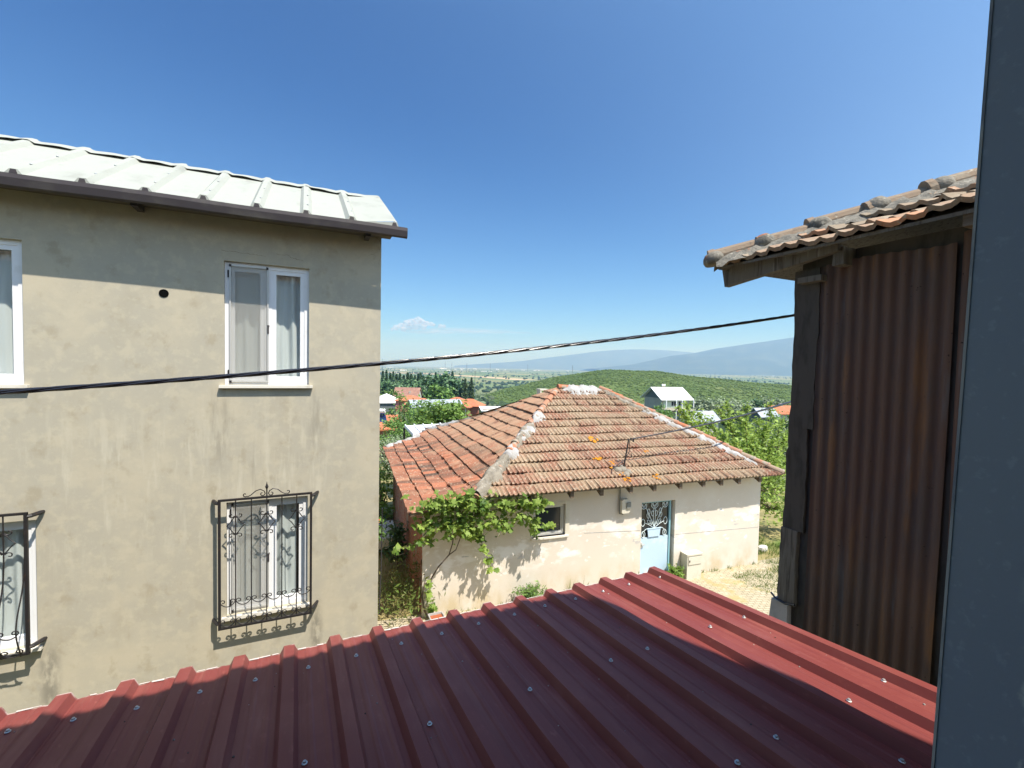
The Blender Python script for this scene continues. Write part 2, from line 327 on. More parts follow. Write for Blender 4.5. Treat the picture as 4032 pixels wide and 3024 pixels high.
MAT['far_roof'] = M('far_roof_orange', (.46, .15, .07), .9, var=[((.36, .14, .08), .8, .4, .7), ((.40, .2, .13), 3, .5, .7)])
MAT['far_roof_brown'] = M('far_roof_brown', (.24, .13, .10), .9, var=[((.32, .19, .14), 1.2, .45, .7)])
MAT['far_wall'] = M('far_wall', (.55, .52, .46), .9)
MAT['far_pink'] = M('far_pink_wall', (.45, .17, .15), .9)
MAT['far_brick'] = M('far_brick', (.3, .1, .06), .9, brick=((.36, .13, .075), (.28, .095, .06), (.30, .2, .15), 1.0, (R(90), 0, 0)))
MAT['far_concrete'] = M('far_concrete', (.42, .39, .33), .9, var=[((.33, .30, .26), .8, .45, .7)])
MAT['far_grey'] = M('far_grey_wall', (.13, .15, .15), .9)
MAT['green_wall'] = M('far_green_wall', (.50, .58, .46), .9)
MAT['metal_roof'] = M('grey_metal_roof', (.34, .38, .42), .45, var=[((.25, .28, .31), .8, .45, .7)])
MAT['solar'] = M('solar_panel', (.01, .03, .12), .15, spec=.6)
MAT['stone'] = M('pale_stone', (.55, .53, .48), .9, bump=(14, .6, .02))
MAT['soil'] = M('red_soil', (.34, .10, .045), .95, bump=(40, .8, .02))
MAT['flower'] = M('red_flower', (.55, .06, .03), .7)
MAT['pavement'] = M('pavement', (.42, .37, .27), .95, brick=((.44, .385, .28), (.37, .32, .225), (.19, .165, .10), 3.2, (0, 0, R(20))),
    var=[((.42, .36, .25), 1.6, .45, .7, (1, 1, 1), .7), ((.34, .28, .12), 2.2, .50, .66, (1, 1, 1), .8), ((.20, .26, .08), 3.0, .66, .74, (1, 1, 1), .8), ((.52, .475, .37), 7, .55, .7, (1, 1, 1), .6)], bump=(18, .6, .02))

# ------------------------------------------------------------------ terrain and far relief
G = -5.25                                     # level of the lane in front of the white house
def hor(px): return 1432+.0207*(px-1504)
_r = np.array([0, 17, 22, 40, 80, 140, 250, 400, 700, 1000, 1e6]); _z = np.array([G-.02, G-.04, -5.8, -8, -12.5, -17.5, -23, -30, -44, -46, -46])
_hp = np.array([1000, 1900, 2000, 2100, 2200, 2300, 2400, 2560, 2700, 2850, 3000, 3200, 3600, 4200]); _hy = np.array([1600, 1556, 1526, 1499, 1477, 1463, 1455, 1458, 1473, 1488, 1500, 1513, 1530, 1560])
def fxy(X, Y): return X*math.cos(YAW)-Y*math.sin(YAW), X*math.sin(YAW)+Y*math.cos(YAW)
def T(X, Y):
    X = np.asarray(X, float); Y = np.asarray(Y, float)
    r = np.hypot(X, Y); z = np.interp(r, _r, _z)
    fx, fy = fxy(X, Y); px = CX+F*fx/np.maximum(480, 1)
    rz = 480*(hor(px)-np.interp(px, _hp, _hy))/F
    s = np.where(fy < 480, 170, 230)
    w = np.exp(-((fy-480)/s)**2)*np.clip((px-1700)/250, 0, 1)
    z = z+np.maximum(rz+33, 0)*w
    und = (np.sin(X*.031+1.3)*np.sin(Y*.027)+.6*np.sin(X*.083)*np.sin(Y*.07+2))*np.clip((r-60)/200, 0, 1)*np.clip((900-r)/300, 0, 1)
    return z+und*1.1
def mat_ground():
    m = bpy.data.materials.new('ground'); m.use_nodes = True; n = m.node_tree.nodes; l = m.node_tree.links
    p = n["Principled BSDF"]; p.inputs["Roughness"].default_value = 1; p.inputs["Specular IOR Level"].default_value = .1
    pos = n.new("ShaderNodeNewGeometry").outputs["Position"]
    def mp(scale, rot=0):
        k = n.new("ShaderNodeMapping"); k.inputs["Scale"].default_value = scale; k.inputs["Rotation"].default_value = (0, 0, rot); l.new(pos, k.inputs[0]); return k.outputs[0]
    def noise(s, v=None, d=5):
        k = n.new("ShaderNodeTexNoise"); k.inputs["Scale"].default_value = s; k.inputs["Detail"].default_value = d; l.new(v or pos, k.inputs["Vector"]); return k.outputs[0]
    def ramp(x, els):
        k = n.new("ShaderNodeValToRGB"); l.new(x, k.inputs[0]); e = k.color_ramp.elements
        e[0].position = els[0][0]; e[0].color = (*els[0][1], 1); e[1].position = els[-1][0]; e[1].color = (*els[-1][1], 1)
        for q, c in els[1:-1]: a = e.new(q); a.color = (*c, 1)
        return k.outputs[0]
    def mix(f, a, b):
        k = n.new("ShaderNodeMix"); k.data_type = 'RGBA'; l.new(f, k.inputs[0]); l.new(a, k.inputs[6]); l.new(b, k.inputs[7]); return k.outputs[2]
    near = ramp(noise(.35), [(.35, (.17, .16, .07)), (.5, (.30, .25, .12)), (.62, (.10, .15, .04)), (.75, (.36, .30, .17))])
    mid = ramp(noise(.02, None, 8), [(.38, (.055, .09, .026)), (.5, (.08, .12, .036)), (.62, (.10, .14, .045)), (.74, (.15, .165, .07))])
    v = n.new("ShaderNodeTexVoronoi"); v.inputs["Scale"].default_value = 1; l.new(mp((.0062, .0035, .001), .45), v.inputs["Vector"])
    sp = n.new("ShaderNodeSeparateColor"); l.new(v.outputs["Color"], sp.inputs[0])
    fields = ramp(sp.outputs[0], [(.0, (.075, .12, .045)), (.3, (.11, .16, .065)), (.5, (.16, .195, .085)), (.68, (.10, .15, .06)), (.82, (.26, .24, .13)), (.95, (.20, .215, .11))])
    ln = n.new("ShaderNodeVectorMath"); ln.operation = 'LENGTH'; l.new(pos, ln.inputs[0])
    def ss(a, b):
        k = n.new("ShaderNodeMapRange"); k.interpolation_type = 'SMOOTHSTEP'; l.new(ln.outputs["Value"], k.inputs[0]); k.inputs[1].default_value = a; k.inputs[2].default_value = b; return k.outputs[0]
    c = mix(ss(25, 60), near, mid); c = mix(ss(600, 850), c, fields); l.new(c, p.inputs["Base Color"]); return m
hd = math.atan2(fwd0[1], fwd0[0])
angs = np.concatenate([np.linspace(-58, 58, 260), np.linspace(62, 298, 50)]); angs = hd+np.radians(angs)
rad = np.concatenate([[.5], np.geomspace(3, 12500, 170)])
mb = MB(); A_, R_ = np.meshgrid(angs, rad); X_ = R_*np.cos(A_); Y_ = R_*np.sin(A_); Z_ = T(X_, Y_)
na = len(angs); mb.v = list(zip(X_.ravel(), Y_.ravel(), Z_.ravel()))
for i in range(len(rad)-1):
    for j in range(na):
        k = (j+1) % na; mb.f.append((i*na+j, (i+1)*na+j, (i+1)*na+k, i*na+k)); mb.t.append(.5)
mb.f.append(tuple(range(na))); mb.t.append(.5)
tag(mb.build('ground', mat_ground(), smooth=True), kind='structure')

def mountain(name, D, pts, depth, base=-48, seed=1, col=(.035, .06, .045)):
    rg = np.random.RandomState(seed); ph = rg.rand(12)*6.28
    m = MB(); xs = np.linspace(pts[0][0], pts[-1][0], 160); ys = np.interp(xs, [p[0] for p in pts], [p[1] for p in pts])
    G_ = []
    for q in np.linspace(-1, 1, 31):
        row = []
        for x, y in zip(xs, ys):
            fx = (x-CX)/F*D; h = max(0, (hor(x)-y)/F*D-base)
            n_ = sum(math.sin(fx*.0011*(1.7**k)+q*3.1*(1.5**k)+ph[k])*.5**k for k in range(6))
            prof = math.cos(q*math.pi/2)**1.2 if abs(q) < 1 else 0
            z = base+h*prof*(1+.16*n_*abs(q)*1.6*(1-abs(q)*.3)+.012*n_)
            P = fwd0*(D+q*depth)+rgt0*fx; row.append((P[0], P[1], z))
        G_.append(row)
    m.grid(G_, flip=True); return tag(m.build(name, M(name, col, 1, var=[((.06, .085, .06), .004, .45, .65)]), smooth=True), kind='structure')
mountain('mountain', 7600, [(2330, 1450), (2500, 1432), (2560, 1418), (2650, 1397), (2740, 1388), (2830, 1370), (2930, 1357), (3020, 1345), (3110, 1330), (3250, 1305), (3450, 1290), (3700, 1330), (4100, 1400)], 1600, seed=3)
mountain('far_mountains', 12200, [(1800, 1437), (2050, 1420), (2200, 1402), (2330, 1385), (2420, 1377), (2520, 1374), (2600, 1376), (2700, 1384), (2850, 1398), (3200, 1420)], 1100, seed=8)

# ------------------------------------------------------------------ generic builders
def wall_panel(mb, O, U, N, xs, ops, ztop, zbot, depth, back=None):
    """front face of a wall along U from O, outward normal N, openings (x0,x1,z0,z1) with reveals going inwards"""
    O = np.array(O, float); U = np.array(U, float); N = np.array(N, float)
    P = lambda x, z, d=0: O+U*x+N*(-d)+V(0, 0, z-O[2])
    br = sorted(set([round(x, 5) for x in xs] + [round(x, 5) for o in ops for x in o[:2]]))
    zt = ztop if callable(ztop) else (lambda x: ztop)
    for x0, x1 in zip(br[:-1], br[1:]):
        xm = (x0+x1)/2; cuts = sorted([(o[2], o[3]) for o in ops if o[0] <= xm <= o[1]])
        z = zbot
        for a, b in cuts+[(None, None)]:
            if a is None: mb.quad(P(x0, z), P(x1, z), P(x1, zt(x1)), P(x0, zt(x0)))
            else:
                if a > z: mb.quad(P(x0, z), P(x1, z), P(x1, a), P(x0, a))
                z = b
    for x0, x1, z0, z1 in ops:
        mb.quad(P(x0, z0), P(x0, z1), P(x0, z1, depth), P(x0, z0, depth)); mb.quad(P(x1, z1), P(x1, z0), P(x1, z0, depth), P(x1, z1, depth))
        mb.quad(P(x0, z1), P(x1, z1), P(x1, z1, depth), P(x0, z1, depth)); mb.quad(P(x1, z0), P(x0, z0), P(x0, z0, depth), P(x1, z0, depth))

def frame_rect(mb, P, x0, x1, z0, z1, w, d0, d1):
    """rectangular frame, P(x,z,d) gives a point d behind the wall face"""
    def bar(a0, a1, b0, b1):
        o = P(a0, b0, d0); mb.obox(o, P(a1, b0, d0)-o, P(a0, b0, d1)-o, P(a0, b1, d0)-o)
    bar(x0, x0+w, z0, z1); bar(x1-w, x1, z0, z1); bar(x0+w, x1-w, z0, z0+w); bar(x0+w, x1-w, z1-w, z1)

def leaf_cloud(mb, pts, size, rng, up=.5, shape='rhomb', face=None, jit=.35):
    """leaf-sized bent faces at the points"""
    N = len(pts)
    nrm = rng.randn(N, 3); nrm[:, 2] = np.abs(nrm[:, 2])+up
    if face is not None: nrm += np.array(face)
    nrm /= np.linalg.norm(nrm, axis=1)[:, None]
    a = rng.randn(N, 3); a -= nrm*(a*nrm).sum(1)[:, None]; a /= np.linalg.norm(a, axis=1)[:, None]
    b = np.cross(nrm, a); s = size*(1+jit*rng.randn(N)).clip(.45, 1.8); s = s[:, None]
    t = np.clip(rng.rand(N)*.75+.25*rng.rand(), 0, 1)
    if shape == 'rhomb': prof = [(-.5, 0, 0), (-.12, .30, .04), (.5, 0, -.06), (-.12, -.30, .04)]
    elif shape == 'slim': prof = [(-.5, 0, 0), (0, .13, .02), (.5, 0, -.05), (0, -.13, .02)]
    elif shape == 'clump': prof = [(-.5, -.1, 0), (-.3, .4, .05), (.15, .5, -.05), (.5, .05, .02), (.2, -.45, .06), (-.25, -.42, -.05)]
    else: prof = [(-.42, 0, 0), (-.50, .22, -.03), (-.22, .20, .02), (-.16, .50, -.06), (.10, .26, .02), (.5, .0, -.08), (.10, -.26, .02), (-.16, -.50, -.06), (-.22, -.20, .02), (-.50, -.22, -.03)]
    k = len(prof); base = len(mb.v)
    Q = np.stack([pts+s*(p[0]*a+p[1]*b+p[2]*nrm) for p in prof], 1).reshape(-1, 3)
    mb.v.extend(map(tuple, Q.tolist())); mb.f.extend([tuple(base+i*k+j for j in range(k)) for i in range(N)]); mb.t.extend(t.tolist())

def crown(rng, c, rx, ry, rz, nc, per, spread, lo=.45):
    """clumps spread through an uneven ellipsoid"""
    d = rng.randn(nc, 3); d /= np.linalg.norm(d, axis=1)[:, None]
    lump = 1+.22*np.sin(d[:, 0]*3.1+c[0])*np.sin(d[:, 1]*2.7+c[1])+.12*rng.randn(nc)
    rr = (lo+(1-lo)*rng.rand(nc)**.6)*lump
    cl = np.array(c)+d*rr[:, None]*np.array([rx, ry, rz])
    pts = np.repeat(cl, per, 0)+rng.randn(nc*per, 3)*spread*np.repeat(.6+.8*rng.rand(nc), per)[:, None]*np.array([1, 1, .75])
    return cl, pts

def tree(name, label, cat, base, h, rx, rz, leaf, size, nc, per, spread, seed, shape='rhomb', up=.5, group=None, trunk=None, ry=None, lo=.45, nl=7):
    rng = np.random.RandomState(seed); base = np.array(base, float)
    r = thing(name, label, cat, base, group)
    c = base+V(0, 0, h-rz); cl, pts = crown(rng, c, rx, ry or rx, rz, nc, per, spread, lo)
    pts = pts[pts[:, 2] > base[2]+.05]
    m = MB(); leaf_cloud(m, pts, size, rng, up, shape); m.build('crown', MAT[leaf], r)
    t = MB(); tr = trunk or h*.028; top = c+V(0, 0, rz*.3)
    mid = base+(c-base)*.55+V(rng.randn()*.03*h, rng.randn()*.03*h, 0)
    t.tube([base-V(0, 0, .3), mid, c, top], [tr*1.25, tr, tr*.65, tr*.25], 7)
    for q in cl[rng.permutation(nc)[:nl]]:
        s = mid+(c-mid)*rng.rand(); t.tube([s, s+(q-s)*.5+V(0, 0, .05*h), q], [tr*.5, tr*.32, tr*.1], 5)
    t.build('trunk', MAT['bark'], r)
    return r

def tile_rows(mb, prof, place, rng_, n, rng, period=.118, amp=.014, lift=.034, thick=.016, tilew=.236, wob=.0, tintbias=(.5, .35)):
    """courses of interlocking tiles: prof(q)->(w,z), place(w,a,z)->point, rng_(w)->(a0,a1)"""
    for i in range(n):
        (w0, z0), (w1, z1) = prof(i/n), prof(min(1.0, (i+1.12)/n))
        L = math.hypot(w1-w0, z1-z0); nx, nz = -(z1-z0)/L, (w1-w0)/L
        if nz < 0: nx, nz = -nx, -nz
        a0, a1 = rng_(w0); b0, b1 = rng_(w1); lo, hi = min(a0, b0), max(a1, b1)
        if hi-lo < .05: continue
        st = period/6; k = int((hi-lo)/st)+1; off = rng.rand()*tilew*.5
        A = lo+np.arange(k+1)*st; A[-1] = hi
        tid = np.floor((A+off)/tilew).astype(int)
        jt = rng.randn(tid.max()-tid.min()+2)*.005; tt = np.clip(tintbias[0]+tintbias[1]*rng.randn(tid.max()-tid.min()+2), 0, 1)
        ro = rng.randn()*.006
        ph = ((A+off) % period)/period
        cr = amp*(np.cos(2*math.pi*ph)*.8+.35*np.cos(4*math.pi*ph)); edge = (((A+off) % tilew)/tilew < .10)*amp*.9
        wv = wob*(np.sin(A*2.1+w0*1.7)+.6*np.sin(A*5.3+w0*2.9+1))
        low = []; bot = []; upp = []
        for j, a in enumerate(A):
            J = jt[tid[j]-tid.min()]; hgt = lift+cr[j]+edge[j]+J+wv[j]
            al = min(max(a, a0), a1); au = min(max(a, b0), b1); sl = ro+J*1.5
            low.append(place(w0+nx*hgt-sl, al, z0+nz*hgt)); bot.append(place(w0+nx*(hgt-thick)-sl, al, z0+nz*(hgt-thick)))
            hu = .004+cr[j]*.6+wv[j]; upp.append(place(w1+nx*hu, au, z1+nz*hu))
        b = len(mb.v)
        for P in (bot, low, upp): mb.v.extend([tuple(map(float, p)) for p in P])
        m = len(A)
        for j in range(m-1):
            t = float(tt[tid[j]-tid.min()])
            mb.f.append((b+j, b+j+1, b+m+j+1, b+m+j)); mb.t.append(t); mb.f.append((b+m+j, b+m+j+1, b+2*m+j+1, b+2*m+j)); mb.t.append(t)

def ridge_caps(mb, P0, P1, rng, ln=.36, r=.085, n=9, jit=.012, drop=.03, t=None):
    P0 = np.array(P0, float); P1 = np.array(P1, float); L = np.linalg.norm(P1-P0); d = (P1-P0)/L
    s = np.cross(d, V(0, 0, 1)); s /= np.linalg.norm(s); u = np.cross(s, d)
    for k in range(int(L/ln)):
        c = P0+d*k*ln+s*rng.randn()*jit+u*(rng.randn()*jit-drop); c2 = c+d*(ln*1.14)-u*.012
        rows = []
        for q, rr in ((c, r*1.12), (c+d*.05, r*1.12), (c+d*.055, r), (c2, r*.86)):
            rows.append([q+s*math.cos(a)*rr+u*math.sin(a)*rr*.95 for a in np.linspace(-.25, math.pi+.25, n)])
        tt = float(np.clip(.4+.35*rng.randn(), 0, 1)) if t is None else t
        b = len(mb.v); mb.grid(rows, t=tt)
        mb.f.append(tuple(b+j for j in range(n))); mb.t.append(tt)

def spiral(c, r, a0, a1, n=14, r_end=.25):
    """flat spiral in (x,z): from outside angle a0 (radius r) to a1 (radius r*r_end)"""
    return [(c[0]+r*(1-(1-r_end)*i/n)*math.cos(a0+(a1-a0)*i/n), c[1]+r*(1-(1-r_end)*i/n)*math.sin(a0+(a1-a0)*i/n)) for i in range(n+1)]
def cscroll(x0, x1, z, depth, r):
    """smile-shaped scroll between two bars with its ends curled inwards"""
    a = spiral((x0+r, z), r, math.pi, -math.pi*.75)[::-1]
    m = [(x0+(x1-x0)*q, z-depth*math.sin(math.pi*q)**.7) for q in np.linspace(.04, .96, 12)]
    return a+m+spiral((x1-r, z), r, 0, math.pi*1.75)

# ================================================================== the plastered house on the left
YW = 6.5
H = thing('plastered_house', 'beige plastered two-storey house with a white sheet metal roof and barred lower windows', 'house', (-3, YW, G))
ups = [(-.903, .036, -.289, 1.208), (-3.643, -2.704, -.289, 1.215)]
lows = [(-.885, .030, -3.165, -1.743), (-3.58, -2.635, -3.12, -1.745)]
mb = MB(); XR = .935
wall_panel(mb, (0, YW, 0), (1, 0, 0), (0, -1, 0), [-9, XR], ups+lows, 1.80, -9, .12)
mb.quad((XR, YW, -9), (XR, 13, -9), (XR, 13, 1.8), (XR, YW, 1.8)); mb.quad((-9, 13, -9), (-9, YW, -9), (-9, YW, 1.8), (-9, 13, 1.8)); mb.quad((XR, 13, -9), (-9, 13, -9), (-9, 13, 1.8), (XR, 13, 1.8))
for x in (XR, -9): mb.add([(x, YW, 1.8), (x, 13, 1.8), (x, 9.2, 3.1), (x, 7.9, 2.6)], [(0, 1, 2, 3)])
mb.build('wall', MAT['plaster'], H)
def crack(pix, w=.003):
    P = [onY(800+x/2.212, 500+y/2.212, YW-.0015) for x, y in pix]; rg_ = np.random.RandomState(len(pix)*7+int(pix[0][0])); Q = []
    for a, b in zip(P[:-1], P[1:]): Q += [a+(b-a)*t+V(rg_.randn()*.004, 0, rg_.randn()*.004) for t in np.linspace(0, 1, 7)[:-1]]
    m = MB(); m.grid([[q-V(0, 0, w*.5*(.4+rg_.rand()))-V(w*.3, 0, 0), q+V(w*.3, 0, w*.5*(.4+rg_.rand()))] for q in Q], flip=True); m.build('plaster_crack', MAT['crack'], H)
for c_ in ([(155, 1075), (230, 1085), (390, 1100), (480, 1118), (560, 1130)], [(640, 1108), (740, 1120), (800, 1150), (880, 1166)], [(1440, 1118), (1490, 1105), (1520, 1082), (1553, 1058)], [(1553, 1130), (1528, 1170), (1532, 1200), (1519, 1232)], [(1505, 960), (1530, 985), (1545, 1010), (1552, 1040)]): crack(c_)
# roof sheet: ribs run up the slope
slope = (2.704-1.761)/1.798
def rz(y): return 1.761+(y-6.07)*slope
mb = MB(); ribs = [1.04-.5225*i for i in range(20)]; rows = []
def EV(p): p = np.array(p, float); y = p[1]+(.11-.0165*(p[0]+2.7))*max(0, min(1, (7.9-p[1])/1.8)); p[2] *= 1+.017*max(0, min(1, (7.9-p[1])/1.8)); p[1] = y; return tuple(p)
xs = [(1.095, 0), (1.075, .055), (1.04, .055)] + [p for i in ribs[1:] for p in ((i+.07, 0), (i+.03, .05), (i-.03, .05), (i-.07, 0))] + [(-9.3, 0)]
rg = np.random.RandomState(5)
for y in (6.06, 6.5, 7.2, 7.87): rows.append([(x, y-.0*h, rz(y)+h+rg.randn()*.003) for x, h in xs])
mb.grid(rows, flip=True)
for a, b in zip(xs[:-1], xs[1:]):     # underside follows, giving the sheet its end thickness
    mb.quad((a[0], 6.06, rz(6.06)+a[1]), (b[0], 6.06, rz(6.06)+b[1]), (b[0], 6.06, rz(6.06)-.03), (a[0], 6.06, rz(6.06)-.03))
mb.quad((1.095, 6.06, rz(6.06)-.03), (1.095, 7.87, rz(7.87)-.03), (1.095, 7.87, rz(7.87)), (1.095, 6.06, rz(6.06)))
mb.quad((1.095, 7.87, rz(7.87)), (1.095, 10.6, 1.9), (-9.3, 10.6, 1.9), (-9.3, 7.87, rz(7.87)))
mb.v = [EV(p) for p in mb.v]
roof = mb.build('roof', MAT['white_metal'], H)
m2 = MB()
for i in ribs:
    m2 = MB(); m2.prism([(i-.032, 6.057, rz(6.06)+.006), (i+.032, 6.057, rz(6.06)+.006), (i+.02, 6.057, rz(6.06)+.046), (i-.02, 6.057, rz(6.06)+.046)], (0, -.003, 0))
    m2.v = [EV(p) for p in m2.v]; m2.build('rib_end', MAT['gutter'], roof)
m2 = MB(); rows = []; rows2 = []
for x in np.arange(-9.3, 1.13, .06):
    near = min(abs(x-i) for i in ribs); k = .030*max(0, 1-(near/.075)**2) if near < .075 else .012*math.sin(x*6.1)**2
    wv = .012*math.sin(x*5.9+1)+.006*math.sin(x*13)
    rows.append([(x, 7.68, rz(7.68)+.022+k+max(0, wv)), (x, 7.80, rz(7.80)+.035+k), (x, 7.89, rz(7.89)+.012+k*.8), (x, 7.93, rz(7.86)-.03)])
m2.grid(rows); m2.build('ridge_flashing', MAT['white_metal'], roof, smooth=True)
for i in ribs[1:8]:
    for y in (6.35, 6.95): m2 = MB(); m2.lathe((i+.02, y, rz(y)+.05), [(.012, 0), (.012, .004), (.006, .01)], 8); m2.v = [EV(p) for p in m2.v]; m2.build('screw', MAT['screw'], roof)
mb = MB(); mb.box((-9.2, 6.24, 1.715), (1.05, 6.5-.003, 1.74)); mb.build('soffit', MAT['soffit'], H)
# gutter: open profile
mb = MB(); prof = [(6.095, 1.742), (6.095, 1.64), (6.03, 1.615), (5.995, 1.63), (5.98, 1.70), (5.985, 1.742), (5.992, 1.742), (5.99, 1.70), (6.003, 1.638), (6.03, 1.625), (6.087, 1.648), (6.087, 1.742)]
gx = np.linspace(-9.2, 1.19, 40)
mb.grid([[(x, y, z+.004*math.sin(x*3.1)-.006*(x*.1)) for y, z in prof] for x in gx], closed=True)
mb.prism([(1.19, 6.095, 1.735), (1.19, 6.095, 1.634), (1.19, 6.03, 1.609), (1.19, 5.995, 1.624), (1.19, 5.98, 1.694), (1.19, 5.985, 1.735)], (.006, 0, 0))
mb.v = [EV(p) for p in mb.v]; mb.build('gutter', MAT['gutter'], H)
for x in (-1.70, .735, -4.1):
    m = MB(); m.box((x-.03, 6.25, 1.655), (x+.03, 6.498, 1.713)); m.build('rafter', MAT['gutter'], H)
m = MB(); m.lathe((-1.497, 6.4995, .763), [(.048, 0), (.047, .006), (.043, .007), (.041, .0025)], 16, axis=(0, -1, 0)); m.build('vent_shade_disc', MAT['hole_shade'], H)  # shallow closed disc, its black paints the shade inside the vent hole

def pvc_window(x0, x1, z0, z1, screen_left=True, sill=True, cur=.0, seed=1):
    P = lambda x, z, d: V(x, YW+d, z)
    m = MB(); frame_rect(m, P, x0, x1, z0, z1, .055, .05, .115)
    xm = (x0+x1)/2; m.box((xm-.04, YW+.055, z0+.055), (xm+.04, YW+.11, z1-.055))
    w = m.build('window', MAT['pvc'], H)
    m = MB(); frame_rect(m, P, xm+.04, x1-.055, z0+.055, z1-.055, .05, .06, .105)
    frame_rect(m, P, x0+.055, xm-.04, z0+.055, z1-.055, .05, .066, .105); m.build('sash', MAT['pvc'], w)
    m = MB()
    for a, b in ((xm+.085, x1-.10), (x0+.10, xm-.085)): m.quad((a, YW+.085, z0+.10), (b, YW+.085, z0+.10), (b, YW+.085, z1-.10), (a, YW+.085, z1-.10))
    m.build('pane', MAT['glass'], w)
    if screen_left:
        m = MB(); frame_rect(m, P, x0+.05, xm+.005, z0+.03, z1-.035, .016, .030, .049); m.build('screen_frame', MAT['alu'], w)
        m = MB(); m.quad((x0+.066, YW+.04, z0+.046), (xm-.011, YW+.04, z0+.046), (xm-.011, YW+.04, z1-.051), (x0+.066, YW+.04, z1-.051)); m.build('fly_screen', MAT['screen'], w)
        for q in ((x0+.05, z1-.06), (xm-.02, z1-.06), (x0+.05, z0+.02)): m = MB(); m.box((q[0]-.002, YW+.024, q[1]), (q[0]+.022, YW+.0495, q[1]+.03)); m.build('corner_clip', MAT['iron'], w)
        for za, zb in ((z1-.19, z1-.10), (z0+.10, z0+.18)): m = MB(); m.box((x0+.03, YW+.04, za), (x0+.045, YW+.0495, zb)); m.build('hinge', MAT['iron'], w)
    m = MB(); m.box((xm-.012, YW+.035, (z0+z1)/2-.02), (xm+.012, YW+.056, (z0+z1)/2+.0)); m.box((xm-.009, YW+.025, (z0+z1)/2-.11), (xm+.009, YW+.036, (z0+z1)/2)); m.build('handle', MAT['gutter'], w)
    rg = np.random.RandomState(seed); a, b, c_ = rg.rand(3)*6
    m = MB(); rows = []
    for q in np.linspace(0, 1, 16):
        z = z0+.02+(z1-z0-.04)*q; rows.append([(x, YW+.165+.018*math.sin(x*34+a+.8*math.sin(q*4+b))+.012*math.sin(x*61+c_)-.02*(1-q), z) for x in np.linspace(x0-.02, x1-cur, 90)])
    m.grid(rows); m.build('curtain', MAT['curtain'], w, smooth=True)
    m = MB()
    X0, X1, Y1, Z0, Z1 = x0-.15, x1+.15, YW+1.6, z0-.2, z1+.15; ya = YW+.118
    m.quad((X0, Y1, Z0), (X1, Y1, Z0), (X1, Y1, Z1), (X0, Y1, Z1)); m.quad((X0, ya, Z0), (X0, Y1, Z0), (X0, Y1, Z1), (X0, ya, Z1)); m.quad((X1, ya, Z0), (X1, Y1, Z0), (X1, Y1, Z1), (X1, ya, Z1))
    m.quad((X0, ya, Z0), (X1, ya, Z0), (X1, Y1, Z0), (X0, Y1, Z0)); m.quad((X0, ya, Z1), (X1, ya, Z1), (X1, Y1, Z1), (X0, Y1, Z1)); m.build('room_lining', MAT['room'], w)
    m = MB(); m.box((x0-.05, YW-.055, z0-.04), (x1+.045, YW-.002, z0-.006)); m.box((x0+.002, YW-.003, z0-.037), (x1-.002, YW+.05, z0-.003)); m.build('window_sill', MAT['sill'], w)
    return w
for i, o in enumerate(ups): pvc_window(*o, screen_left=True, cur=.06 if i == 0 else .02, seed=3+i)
for i, o in enumerate(lows): pvc_window(*o, screen_left=(i == 0), cur=.14, seed=11+i)

